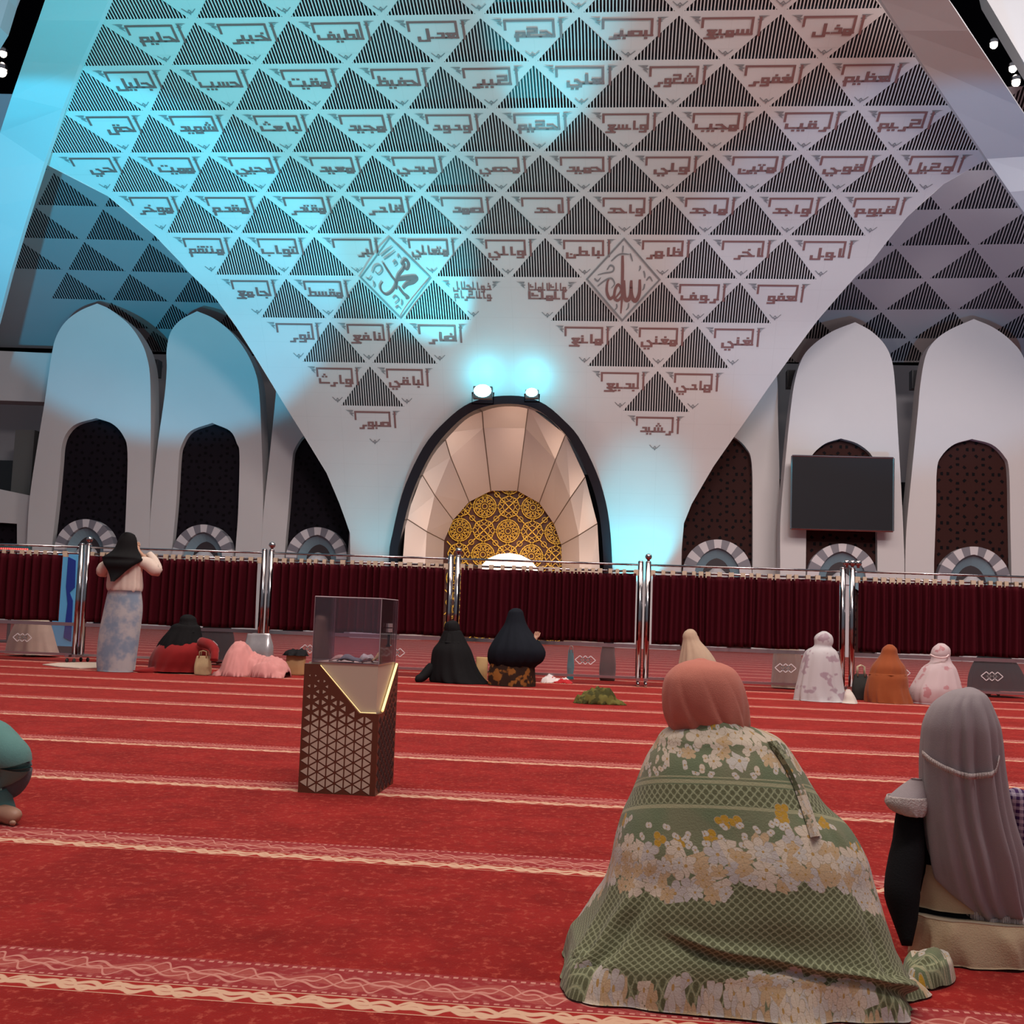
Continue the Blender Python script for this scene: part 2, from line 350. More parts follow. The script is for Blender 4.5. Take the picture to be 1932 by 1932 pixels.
# ---- square lettering: strokes on a unit grid, x runs leftwards from the joint with the lam
def glyph(k):
    """returns (width, strokes, dots, joins_left)"""
    B = lambda w: [(0, 0), (w, 0)]
    sq = lambda x: [(x-.42, 0), (x+.42, 0)]
    tooth = lambda dots: (2.0, [B(2), [(1.4, 0), (1.4, 2)]], dots, True)
    fin = lambda dots: (3.2, [[(0, 0), (3.2, 0), (3.2, 1.9)]], dots, True)
    hh = lambda dots: (3.2, [B(3.2), [(3.0, 1.9), (1.9, 1.9), (.5, 0)]], dots, True)
    bx = lambda x0, x1, h=1.9: [(x0, 0), (x0, h), (x1, h), (x1, 0)]
    dd = lambda dots: (2.4, [[(0, 0), (2.2, 0)], [(.5, 0), (.5, 2), (1.5, 2)]], dots, False)
    rr = lambda dots: (2.2, [[(0, 0), (.9, 0), (.9, -1.5), (2.1, -1.5)]], dots, False)
    tri = lambda: [(1.5, 0), (.55, 1.9), (2.45, 1.9), (1.5, 0)]
    ee = lambda dots: (3.0, [B(3), tri()], dots, True)
    A1 = [(1.4, 3.2)]; A2 = [(.8, 3.2), (2.0, 3.2)]; A3 = A2 + [(1.4, 4.3)]; B1 = [(1.4, -1.3)]; B2 = [(.8, -1.3), (2.0, -1.3)]
    G = {'b': tooth(B1), 't': tooth(A2), 'th': tooth(A3), 'n': tooth(A1), 'y': tooth(B2),
         'B': fin(B1), 'TT': fin(A2), 'TH': fin(A3), 'h': hh([]), 'j': hh(B1), 'x': hh(A1),
         's': (4.4, [B(4.4), [(1, 0), (1, 1.9)], [(2.3, 0), (2.3, 1.9)], [(3.6, 0), (3.6, 1.9)]], [], True),
         'sh': (4.4, [B(4.4), [(1, 0), (1, 1.9)], [(2.3, 0), (2.3, 1.9)], [(3.6, 0), (3.6, 1.9)]], [(1.7, 3.1), (2.9, 3.1), (2.3, 4.2)], True),
         'S': (3.8, [B(3.8), bx(.6, 2.6), [(3.3, 0), (3.3, 1.7)]], [], True), 'D': (3.8, [B(3.8), bx(.6, 2.6), [(3.3, 0), (3.3, 1.7)]], A1, True),
         'T_': (3.4, [B(3.4), bx(.6, 2.6), [(2.6, 0), (2.6, 4)]], [], True), 'Z_': (3.4, [B(3.4), bx(.6, 2.6), [(2.6, 0), (2.6, 4)]], [(1.2, 3.2)], True),
         'e': ee([]), 'gh': ee(A1), 'E': (3.4, [[(0, 0), (2.4, 0), (.7, -1.7), (3.3, -1.7)], tri()], [], True),
         'f': (2.8, [B(2.8), bx(.7, 2.1)], A1, True), 'q': (2.8, [B(2.8), bx(.7, 2.1)], A2, True),
         'F': (5.0, [[(0, 0), (5, 0), (5, 1.6)], bx(.7, 2.1)], A1, True), 'Q': (4.2, [[(0, 0), (2, 0), (2, -1.6), (4.2, -1.6), (4.2, .4)], bx(.7, 2.1)], A2, True),
         'k': (3.4, [B(3.4), [(2.9, 3.7), (1.0, 3.7), (1.0, 1.9), (2.9, 1.9), (2.9, 0)]], [], True), 'K': (3.6, [[(0, 0), (3.4, 0), (3.4, 4)], [(1, 1.8), (2.4, 1.8), (2.4, 3)]], [], True),
         'l': (1.7, [B(1.7), [(1.1, 0), (1.1, 4)]], [], True), 'L': (3.4, [[(0, 0), (1, 0)], [(1, 4), (1, -1.4), (3.3, -1.4), (3.3, .2)]], [], True),
         'm': (2.4, [B(2.4), bx(.5, 1.9, 1.5), [(.5, -.9), (.5, 0)], [(1.9, -.9), (1.9, 0)], [(.5, -.9), (1.9, -.9)]], [], True),
         'M': (2.8, [B(2.6), bx(.6, 2.3, 1.8), [(2.3, 0), (2.3, -1.9)]], [], True),
         'hh': (3.0, [B(3), [(.6, -1.2), (.6, 1.9), (2.4, 1.9), (2.4, -1.2), (.6, -1.2)]], [], True),
         'w': (2.6, [[(0, 0), (2.2, 0), (2.2, 1.8), (.7, 1.8), (.7, -1.5), (2.4, -1.5)]], [], False),
         'r': rr([]), 'z': rr([(1, 1.6)]), 'd': dd([]), 'dz': dd([(1.2, 3.4)]),
         'a': (1.7, [B(1.0), [(1.0, 0), (1.0, 3.8)]], [], False),
         'Y': (4.2, [[(0, 0), (1.0, 0), (1.9, 1.2), (2.2, 1.2)], [(1.0, 0), (1.0, -1.4), (4.1, -1.4), (4.1, .4)]], [(1.9, -2.6), (3.1, -2.6)], True),
         'N': (3.4, [[(0, 0), (.9, 0), (.9, -1.4), (3.2, -1.4), (3.2, .9)]], [(2.0, .4)], True)}
    return G[k]
def word(tokens, mark=None):
    x = 0.0; st = []; dots = []
    for k in tokens.split():
        w, s, d, j = glyph(k)
        st += [[(x+p, q) for p, q in l] for l in s]; dots += [(x+p, q) for p, q in d]
        x += w if j else w + .75
    return x, st, dots
def ribbons(mb, lines, w, mp):
    """flat strokes of width w in glyph units; mp maps a 2D point to 3D"""
    for l in lines:
        for (x1, y1), (x2, y2) in zip(l, l[1:]):
            d = math.hypot(x2-x1, y2-y1)
            if d < 1e-6: continue
            tx, ty = (x2-x1)/d*w/2, (y2-y1)/d*w/2
            a = (x1-tx, y1-ty); b = (x2+tx, y2+ty)
            mb.quad(mp(a[0]-ty, a[1]+tx), mp(a[0]+ty, a[1]-tx), mp(b[0]+ty, b[1]-tx), mp(b[0]-ty, b[1]+tx))
GU = .0315; GV = GU*WU/1.375
def ornaments(mb, u, v):
    """the small cut marks in the three corners of a white triangle with top edge (u..u+1, v)"""
    P = lambda x, y: S(u+x, v+y, .012)
    for sg in (0, 1):
        f = (lambda x: x) if not sg else (lambda x: 1-x)
        mb.quad(P(f(.10), .075), P(f(.215), .075), P(f(.20), .12)); mb.quad(P(f(.13), .10), P(f(.225), .15), P(f(.205), .17))
        mb.quad(P(f(.155), .15), P(f(.19), .15), P(f(.215), .235))
    w = .13
    ribbons(mb, [[(.43, .775), (.475, .85), (.5, .80), (.525, .85), (.57, .775)]], .012, P); mb.quad(P(.478, .845), P(.522, .845), P(.5, .905))
def inscription(u, v, tokens, frame=True, lines2=None):
    mb = MB(); P = lambda x, y: S(u+x, v+y, .014); xr, base, top = .735, .445, .115
    th = .86
    def put(tok, xr, base, avail, su=1.0):
        tot, st, dots = word(tok); sx = min(1.35, max(.55, avail/(tot*GU)))*GU; sv = GV*su
        mp = lambda x, y: P(xr-x*sx, base-y*sv)
        g = min(sx/GU, 1.0)
        for l in st: ribbons(mb, [l], th*(.9 if g < .85 else 1), mp)
        for p, q in dots: mb.quad(mp(p-.42, q-.42), mp(p+.42, q-.42), mp(p+.42, q+.42), mp(p-.42, q+.42))
    if frame:
        mp = lambda x, y: P(x*GU, y*GV)
        X = lambda x: x/GU
        Yv = lambda y: y/GV
        ribbons(mb, [[(X(xr), Yv(base)), (X(xr), Yv(top)), (X(.24), Yv(top)), (X(.24), Yv(.29))], [(X(.81), Yv(top)), (X(.81), Yv(.47))]], th, mp)
        put(tokens, xr, base, .465, .92)
    else:
        for i, tk in enumerate(lines2): put(tk, .76, (.26, .46)[i], .5, .8)
    mb.k = 1; ornaments(mb, u, v)
    return mb.build('name_inscription', [MT['ink'], MT['ink_grey']], wall_front)
NAMES = {1: (-4, ["h l y M", "x b y r", "l T_ y F", "e d L", "h k M", "b S y r", "s m y E", "m dz L"]),
 2: (-4.5, ["j l y L", "h s y B", "m q y TT", "h f y Z_", "k b y r", "e l Y", "sh k w r", "gh f w r", "e Z_ y M"]),
 3: (-5, ["h Q", "sh hh y d", "b a e TH", "m j y d", "w d w d", "h k y M", "w a s E", "m j y B", "r q y B", "k r y M"]),
 4: (-5.5, ["h Y", "m m y TT", "m h y Y", "m e y d", "m b d Y", "m h S Y", "h m y d", "w l Y", "m t y N", "q w Y", "w k y L"]),
 5: (-5, ["m w x r", "m q d M", "m q t d r", "q a d r", "S m d", "a h d", "w a h d", "m a j d", "w a j d", "q y w M"]),
 6: (-4.5, ["m n t q M", "t w a B", "b r", "m t e a l Y", "w a l Y", "b a T_ N", "Z_ a hh r", "a x r", "a w L"]),
 7: (-4, ["j a m E", "m q s T_", None, 'JALAL', 'MALIK', None, "r w F", "e f w"]),
 8: (-3.5, ["n w r", "n a f E", "D a r", None, "m a n E", "m gh n Y", "gh n Y"]),
 9: (-3, ["w a r TH", "b a q Y", None, None, "b d y E", "hh a d Y"]), 10: (-2.5, ["S b w r", None, None, None, "r sh y d"])}
for r, (ua, L) in NAMES.items():
    for i, tk in enumerate(L):
        if tk is None: continue
        if tk == 'JALAL': inscription(ua+i, r, '', False, ["dz w a l j l a L", "w a l a k r a M"])
        elif tk == 'MALIK': inscription(ua+i, r, '', False, ["m a l K a l m l K", "a l m l K"])
        else: inscription(ua+i, r, tk)
for i in range(9):
    mb = MB(); ornaments(mb, -4.5+i, 0); mb.build('corner_ornament', MT['ink_grey'], wall_front)
# two lozenge medallions with brush lettering
def brush(mb, pts, w0, w1, P, n=8):
    c = crom(pts, n); m = len(c); prev = None
    for i, p in enumerate(c):
        q = c[min(i+1, m-1)] - c[max(i-1, 0)]; q = q/(np.hypot(*q)+1e-9); s = i/(m-1); w = (w0+(w1-w0)*s)*(.25+.75*math.sin(PI*min(1, max(0, .08+.84*s)))**.5)
        a = (p[0]-q[1]*w/2, p[1]+q[0]*w/2); b = (p[0]+q[1]*w/2, p[1]-q[0]*w/2)
        if prev: mb.quad(P(*prev[0]), P(*prev[1]), P(*b), P(*a))
        prev = (a, b)
def medallion(uc, strokes, minor, name):
    P = lambda a, b: S(uc+a*.5, 7+b, .016); mb = MB(); mb.k = 1
    o, i = .97, .91
    for k in range(4):
        A = [(0, -1), (1, 0), (0, 1), (-1, 0)]; p, q = A[k], A[(k+1) % 4]
        mb.quad(P(p[0]*o, p[1]*o), P(q[0]*o, q[1]*o), P(q[0]*i, q[1]*i), P(p[0]*i, p[1]*i))
    for s in minor: brush(mb, s, .05, .03, P, 6)
    mb.k = 0
    for s, w0, w1 in strokes: brush(mb, s, w0, w1, P)
    return mb.build(name, [MT['ink'], MT['ink_grey']], wall_front)
medallion(1.5, [([(.43, .0), (.43, .3), (.36, .47), (.27, .45), (.22, .3), (.21, .02)], .1, .1), ([(.21, .02), (.2, .36), (.13, .47), (.05, .4), (.02, .02)], .1, .1),
                ([(-.03, -.55), (-.02, -.1), (-.02, .4), (-.04, .78)], .1, .05), ([(.0, .35), (-.12, .48), (-.22, .42), (-.2, .22), (-.12, .12), (-.05, .25), (-.18, .42)], .08, .06),
                ([(-.22, .38), (-.34, .44), (-.42, .28), (-.41, .08), (-.37, .0)], .09, .05)],
          [[(-.02, -.78), (-.03, -.62)], [(-.32, -.42), (-.1, -.58), (.14, -.58)], [(.16, -.6), (.2, -.5), (.23, -.42)], [(-.66, .16), (-.46, .02), (-.3, -.02), (-.22, .1), (-.3, .2)], [(-.42, -.22), (-.34, -.32), (-.25, -.28), (-.28, -.18), (-.5, -.14), (-.66, -.1)],
           [(-.75, -.02), (-.66, .04), (-.58, -.04)], [(.6, .02), (.68, -.06), (.76, .04)], [(.52, -.2), (.55, -.12), (.56, -.04)], [(.42, -.32), (.43, -.26), (.4, -.2)], [(.56, .1), (.54, .2), (.5, .25)], [(-.16, .56), (-.15, .64), (-.2, .7)], [(.16, .54), (.15, .64), (.1, .7)]], 'brush_medallion')
medallion(-1.5, [([(-.28, -.35), (-.2, -.2), (-.08, .0), (.0, .12), (-.12, .3), (-.3, .4), (-.42, .33), (-.44, .2), (-.36, .1)], .07, .05),
                 ([(.3, -.34), (.24, -.2), (.1, -.06), (.02, .1), (-.02, .28)], .07, .07), ([(.2, -.3), (.32, -.42), (.4, -.32), (.34, -.2), (.24, -.24)], .08, .07),
                 ([(.02, .05), (.25, .02), (.55, .0), (.46, .1), (.28, .16), (.16, .26)], .13, .09), ([(.05, .22), (.16, .38), (.28, .46), (.2, .5)], .09, .05)],
          [[(-.3, -.5), (-.12, -.62), (.04, -.72)], [(-.24, -.42), (-.06, -.52), (.1, -.62)], [(-.6, -.1), (-.5, -.25), (-.36, -.28), (-.32, -.16), (-.44, -.06), (-.52, -.14)], [(-.78, .02), (-.7, .06), (-.62, -.02)], [(.0, -.32), (.06, -.38), (.1, -.32), (.02, -.26)],
           [(.14, -.46), (.18, -.52), (.22, -.44)], [(-.14, .5), (-.06, .44), (.02, .52), (-.1, .62)], [(-.6, .1), (-.58, .18), (-.62, .24)], [(.1, .52), (.1, .6), (.06, .66)], [(-.1, .72), (-.02, .68), (.04, .74)]], 'brush_medallion')
# ------------------------------------------------------------------ helpers on the panel
def onpanel(x, y, off=0.0):
    lo, hi = 0.0, 15.1
    f = lambda v: at(x, y, prof(v)[0]).z - prof(v)[1]
    for _ in range(40):
        m = (lo+hi)/2
        if f(m) > 0: hi = m
        else: lo = m
    Yp = prof(lo)[0]
    return at(x, y, Yp-off)
# ------------------------------------------------------------------ back walls, side slopes, ribs
bw = MB(); bw.box((-4, 41.0, 4.9), (70, .4, 10.6)); bwo = bw.build('wall_back', mat('back_wall_white', (.40, .37, .38), .6)); tag(bwo, kind='structure')
dk = MB(); dk.box((-4, 40.7, 3.0), (70, .2, 6.0)); o = dk.build('dark_gap_sheet', mat('gap_near_black', (.006, .006, .008), .25)); tag(o, kind='structure')  # near-black sheet put in for the dark void between the pillars
vd = MB(); vd.box((-4, 46, 22), (120, .3, 44)); o = vd.build('void_backdrop', MT['black']); tag(o, kind='structure')  # black sheet added behind everything so the unlit void stays dark
def slope(o3, a, b, ulo, uhi, side, stripes, wmat):
    e1 = Vector((math.cos(a), math.sin(a), 0)); n = Vector((-math.sin(a), math.cos(a), 0)); e2 = Vector((0, 0, -math.cos(b))) + n*math.sin(b)
    N = e1.cross(e2)
    if N.y > 0: N = -N
    o3 = Vector(o3)
    Sf = lambda u, v, q=0.0: o3 + e1*(u*2.1) + e2*(v*1.38) + N*q
    mb = MB(); VB = 4.85
    for r in range(-3, 5):
        ks = [r, r+2*MGV, r+1-MGV, r+1]
        for va, vb in zip(ks, ks[1:]):
            if va >= VB or vb <= -2.3: continue
            vb = min(vb, VB); cur = (ulo, ulo)
            for ap in sorted(p for (q, p) in stripes if q == r):
                A = tri_at(r, ap, va); B = tri_at(r, ap, vb)
                if A and B:
                    mb.quad(Sf(cur[0], va), Sf(A[0], va), Sf(B[0], vb), Sf(cur[1], vb)); cur = (A[1], B[1])
            mb.quad(Sf(cur[0], va), Sf(uhi, va), Sf(uhi, vb), Sf(cur[1], vb))
    mb.quad(Sf(ulo, VB), Sf(uhi, VB), Sf(uhi, VB, -.4), Sf(ulo, VB, -.4))
    w = mb.build('ceiling_'+side, wmat); tag(w, kind='structure')
    for r, ap in stripes:
        if r < 4: grille(r, ap, Sf, w, back=.06, nsl=22, barm=wmat)
        else:
            SfB = lambda u, v, q=0.0: Sf(u, min(v, VB), q); grille(r, ap, SfB, w, back=.06, nsl=22, barm=wmat)
    return w
stl = [(-3, -.5), (-3, .5), (-2, -1), (-2, 0), (-2, 1), (-1, -.5), (-1, .5), (-1, 1.5), (0, -1), (0, 0), (0, 1), (1, -1.5), (1, -.5), (1, .5), (1, 1.5), (2, -1), (2, 0), (2, 1), (2, 2), (3, -.5), (3, .5), (3, 1.5), (4, 0), (4, 1)]
slope((-16.155, 32.597, 12.869), .057, 1.089, -4, 4.2, 'left', stl, mat('slope_panel_grey', (.34, .34, .37), .5))
stR = [(-3, -.5), (-3, .5), (-2, -1), (-2, 0), (-2, 1), (-1, -.5), (-1, .5), (-1, 1.5), (0, -1), (0, 0), (0, 1), (1, -1.5), (1, -.5), (1, .5), (1, 1.5), (2, -2), (2, -1), (2, 0), (2, 1), (3, -1.5), (3, -.5), (3, .5), (3, 1.5), (4, -2), (4, -1), (4, 0), (4, 1)]
slope((8.515, 31.061, 12.258), -.063, 1.138, -3.4, 3.4, 'right', stR, mat('slope_panel_pale', (.46, .43, .45), .5))
def ribbeam(name, inner, outer, label):
    """inner/outer: (px, py, Y) edges of the broad front face; a thick tapering slab"""
    A = [at(*p) for p in inner]; B = [at(*p) for p in outer]; n = len(A); mb = MB()
    dv = Vector((0, .16, .05)); 
    A2 = [p + dv for p in A]; sx = 1 if B[0].x > A[0].x else -1
    C = [p + Vector((sx*.30, .55, .1)) for p in B]; D = [p + Vector((sx*.30, 1.5, .3)) for p in B]
    for i in range(n-1):
        for P, Q in ((A, B), (B, C), (C, D), (A2, A), (D, A2)): mb.quad(P[i], Q[i], Q[i+1], P[i+1])
    mb.quad(A[0], A2[0], D[0], C[0], B[0]); mb.quad(A[-1], B[-1], C[-1], D[-1], A2[-1])
    o = mb.build(name, MT['rib']); tag(o, kind='structure')
    return o
ribbeam('trim_1', [(240, -110, 20.2), (205, 0, 21.4), (188, 40, 22.0), (150, 122, 23.6), (118, 205, 25.0), (84, 306, 26.5), (62, 375, 27.2), (42, 440, 28.0), (20, 515, 29.0), (0, 592, 30.2), (-40, 740, 32.0), (-95, 960, 34.0), (-140, 1190, 35.2)],
        [(122, -110, 19.9), (85, 0, 21.1), (72, 38, 21.7), (45, 115, 23.2), (22, 182, 24.5), (0, 250, 26.0), (-22, 320, 26.8), (-45, 395, 27.6), (-72, 480, 28.6), (-98, 562, 29.8), (-140, 720, 31.6), (-195, 950, 33.6), (-250, 1185, 34.9)], '')
ribbeam('trim_2', [(1585, -110, 20.0), (1662, 0, 21.6), (1700, 58, 22.4), (1740, 120, 23.4), (1800, 208, 24.8), (1862, 300, 26.4), (1905, 362, 27.0), (1945, 420, 27.8), (2000, 505, 29.0), (2060, 600, 30.2), (2160, 800, 32.0), (2260, 1030, 33.6), (2320, 1210, 34.6)],
        [(1712, -110, 19.7), (1790, 0, 21.3), (1828, 58, 22.1), (1868, 118, 23.1), (1922, 200, 24.5), (1985, 292, 26.1), (2028, 352, 26.7), (2068, 410, 27.5), (2122, 495, 28.7), (2180, 590, 29.9), (2270, 790, 31.7), (2370, 1020, 33.3), (2430, 1200, 34.3)], '')
mb = MB(); mb.prism([at(1848, -60, 26), at(1862, 0, 26), at(1932, 118, 26), at(2010, 240, 26), at(2100, 240, 26), at(2100, -60, 26)], (0, .4, 0))
o = mb.build('trim_3', MT['rib']); tag(o, kind='structure')
mb = MB(); mb.prism([at(-60, 150, 26), at(0, 52, 26), at(16, 0, 26), at(40, -60, 26), at(-60, -60, 26)], (0, .4, 0))
o = mb.build('trim_4', MT['rib']); tag(o, kind='structure')
def ceiling_lamp(x, y, r, label):
    p = at(x, y, 36); t = thing('ceiling_lamp', label, 'lamp', p, 'small lamps high in the dark dome')
    b = MB(); b.lathe((0, 0, 0), [(r*.5, r*1.9), (r*1.15, r*1.3), (r*1.2, r*.4)], 12); b.build('lamp_housing', MT['brushed'], t)
    b = MB(); b.sphere((0, 0, 0), r, 12); b.build('lamp_bulb', MT['bulb'], t, True)
MT['bulb'] = mat('lamp_glow_warm', (1, .9, .8), emit=(1, .86, .72), es=9)
ceiling_lamp(6, 102, .12, 'small glowing lamp at the left edge, upper of the two in the dark gap'); ceiling_lamp(3, 136, .17, 'bigger glowing lamp at the left edge, lower of the two in the dark gap')
ceiling_lamp(1875, 85, .12, 'topmost glowing lamp in the dark gap beside the right rib'); ceiling_lamp(1911, 130, .12, 'middle glowing lamp in the dark gap beside the right rib'); ceiling_lamp(1917, 156, .13, 'lowest glowing lamp in the dark gap beside the right rib')
# ------------------------------------------------------------------ white arched pillars behind the panel
def lattice_mat(nm, colr):
    m = mat(nm, (.03, .014, .014), .6); t = NT(m); x, y, z = t.xyz(t.coord())
    P = .74; fx = t.m('SUBTRACT', t.m('FRACT', t.m('DIVIDE', t.m('ADD', x, 60.0), P)), .5); fz = t.m('SUBTRACT', t.m('FRACT', t.m('DIVIDE', z, P)), .5)
    rad = t.m('SQRT', t.m('ADD', t.m('MULTIPLY', fx, fx), t.m('MULTIPLY', fz, fz))); an = t.m('ARCTAN2', fz, fx)
    seg = t.m('GREATER_THAN', t.m('COSINE', t.m('MULTIPLY', an, 8.0)), .15)
    ring = t.m('LESS_THAN', t.m('ABSOLUTE', t.m('SUBTRACT', rad, .38)), .055)
    hol = t.m('MAXIMUM', t.m('MULTIPLY', seg, ring), t.m('LESS_THAN', rad, .06))
    c = t.mix(hol, colr, (.003, .002, .003)); t.l.new(c, bsdf(m).inputs['Base Color']); bsdf(m).inputs['Specular IOR Level'].default_value = .08; return m
MT['lattice'] = lattice_mat('carved_lattice_shaded', (.011, .008, .012)); MT['lattice_lit'] = lattice_mat('carved_lattice_lit', (.040, .013, .011)); MT['vous_w'] = mat('arch_block_white', (.62, .58, .60), .5); MT['vous_g'] = mat('arch_block_grey', (.20, .19, .22), .5); MT['teal'] = mat('inner_arch_cyan_lit', (.20, .30, .36), .5); MT['deep'] = mat('alcove_dark', (.03, .02, .025), .6)  # left lattices shaded, right ones lit: the light difference is in the colour
def pillar(label, outl, win, ring, q, org, sc, Y=35.9, lat='lattice'):
    """outl: outline from bottom left round to bottom right; win likewise; coordinates in a zoomed crop; ring=(cx, cy, outer, inner)"""
    F = lambda x, y, dY=0.0: at(org[0]+x/sc, org[1]+y/sc, Y+dY)
    t = thing('arched_pillar', label, 'pillar')
    def smooth(l):
        out = []; seg = []
        for p in l:
            seg.append(p[:2])
            if len(p) > 2:
                out += [tuple(a) for a in crom(seg, 5)][:-1]; seg = [p[:2]]
        return out + [tuple(a) for a in crom(seg, 5)]
    O = [F(*p) for p in smooth(outl)]; Wn = [F(*p) for p in smooth(win)]
    for L in (O, Wn):
        L[0] = Vector((L[0].x, L[0].y, 0)); L[-1] = Vector((L[-1].x, L[-1].y, 0))
    for p in (Wn[0], Wn[-1]): p.z = .02
    mb = MB(); mb.prism(O, (0, .7, 0), [Wn]); mb.build('pillar_body', MT['plaster'], t)
    mb = MB(); mb.prism([p + Vector((0, .25, 0)) for p in Wn], (0, .1, 0)); mb.build('lattice_window', MT[lat], t)
    # striped arch at the foot of the window
    c = F(ring[0], ring[1]); ro = ring[2]/sc*Y/FPX; ri = ring[3]/sc*Y/FPX
    A = lambda th, r, dy: Vector((c.x + r*math.cos(th), c.y + dy, max(.05, c.z + r*math.sin(th))))
    def pts(rad, k0, k1, n, dy): return [A(k0+(k1-k0)*i/n, rad, dy) for i in range(n+1)]
    mb = MB(); N = 13
    Ra = lambda th: ri*(1+.16*max(0, 1-abs(th-PI/2)/.9)**1.0)          # inner edge is slightly pointed
    for i in range(-3, N+3):
        k0 = PI*i/N; k1 = PI*(i+1)/N; mb.k = (i+1) % 2
        o2 = [A(k0+(k1-k0)*j/4, ro, -.12) for j in range(5)]; i2 = [A(k0+(k1-k0)*j/4, Ra(k0+(k1-k0)*j/4), -.12) for j in range(5)]
        mb.prism(o2 + i2[::-1], (0, .34, 0))
    mb.build('striped_arch', [MT['vous_g'], MT['vous_w']], t)
    mb = MB(); ths = [-.6+(PI+1.2)*j/24 for j in range(25)]
    ou = [A(th, Ra(th)*.995, .02) for th in ths]; inn = [A(th, Ra(th)*.62, .2) for th in ths]
    for j in range(24): mb.quad(ou[j], ou[j+1], inn[j+1], inn[j])
    mb.build('inner_arch', MT['teal'], t)  # cyan light on the arch is put into its blue colour
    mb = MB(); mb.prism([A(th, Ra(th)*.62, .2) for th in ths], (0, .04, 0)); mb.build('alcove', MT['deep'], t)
    mb = MB(); p0 = Vector((c.x, c.y-.02, 0)); mb.lathe((p0.x, p0.y+.12, 0), [(.36, 0), (.36, max(.1, c.z-.22)), (.42, c.z-.2), (.30, c.z+.02), (.14, c.z+.16), (.03, c.z+.2)], 12); mb.build('carved_stand', MT['vous_w'], t)
    rebase(t, (c.x, Y+.35, 0))
    return t
L4 = ((0, 480), 2.972); R6 = ((1282, 480), 2.972)
pillar('leftmost white pillar with a pointed top and a shaded dark arched window', [(150, 1640), (165, 1380), (205, 1100), (250, 830), (290, 560), (318, 455), (370, 375), (450, 315), (545, 275, 1), (620, 310), (720, 390), (785, 480), (822, 570), (842, 700), (845, 1000), (842, 1400), (835, 1680)],
       [(290, 1640), (318, 1400), (338, 1180), (348, 1070), (375, 1000), (430, 950), (540, 918, 1), (630, 950), (690, 1015), (715, 1110), (708, 1400), (695, 1680)], (480, 1660, 182, 118), 0, *L4)
pillar('white pillar, second from left, its pointed top lit blue', [(835, 1680), (845, 1450), (880, 1100), (922, 800), (935, 640), (934, 540), (955, 440), (1010, 370), (1105, 318, 1), (1200, 360), (1290, 430), (1370, 530), (1425, 640), (1452, 760), (1465, 1000), (1475, 1400), (1462, 1690)],
       [(965, 1640), (988, 1400), (1003, 1150), (1018, 1070), (1070, 990), (1190, 945, 1), (1290, 990), (1328, 1060), (1343, 1130), (1335, 1450), (1320, 1660)], (1140, 1690, 180, 118), 0, *L4)
pillar('white pillar cut off by the left edge of the calligraphy wall', [(1462, 1690), (1480, 1420), (1515, 1100), (1545, 800), (1558, 640), (1562, 540), (1590, 450), (1650, 380), (1740, 335, 1), (1830, 370), (1920, 440), (1990, 540), (2040, 650), (2065, 780), (2080, 1000), (2085, 1400), (2080, 1700)],
       [(1598, 1640), (1620, 1400), (1638, 1160), (1655, 1085), (1710, 1012), (1820, 968, 1), (1920, 1005), (1960, 1070), (1975, 1150), (1965, 1450), (1950, 1690)], (1778, 1705, 178, 116), 0, *L4)
pillar('white pillar cut off by the right edge of the calligraphy wall', [(-70, 1780), (-80, 1400), (-70, 1000), (-30, 740), (10, 620), (70, 520), (170, 430), (270, 385, 1), (360, 430), (450, 510), (520, 600), (548, 700), (552, 900), (560, 1200), (562, 1500), (564, 1780)],
       [(12, 1760), (15, 1400), (22, 1200), (55, 1110), (120, 1040), (215, 990, 1), (300, 1020), (370, 1080), (405, 1170), (410, 1450), (410, 1760)], (210, 1790, 188, 122), 0, *R6, lat='lattice_lit')
pillar('white pillar carrying the large dark display screen', [(565, 1780), (566, 1500), (590, 1200), (620, 900), (645, 720), (680, 600), (735, 520), (850, 435), (985, 380, 1), (1075, 430), (1150, 505), (1192, 600), (1210, 750), (1225, 1000), (1248, 1400), (1265, 1790)],
       [(708, 1780), (713, 1400), (718, 1200), (745, 1125), (815, 1062), (905, 1032, 1), (1000, 1062), (1080, 1130), (1103, 1230), (1108, 1500), (1110, 1780)], (908, 1815, 188, 126), 0, *R6, Y=34.6, lat='lattice_lit')
pillar('rightmost white pillar with a brown latticed arched window', [(1265, 1800), (1272, 1550), (1300, 1250), (1335, 900), (1352, 720), (1380, 570), (1425, 490), (1510, 425), (1650, 362, 1), (1760, 410), (1860, 485), (1930, 580), (1960, 750), (1975, 1000), (1995, 1400), (2010, 1820)],
       [(1425, 1790), (1438, 1450), (1443, 1210), (1470, 1130), (1540, 1065), (1640, 1035, 1), (1750, 1065), (1820, 1130), (1848, 1210), (1855, 1500), (1862, 1800)], (1645, 1838, 192, 128), 0, *R6, Y=34.6, lat='lattice_lit')
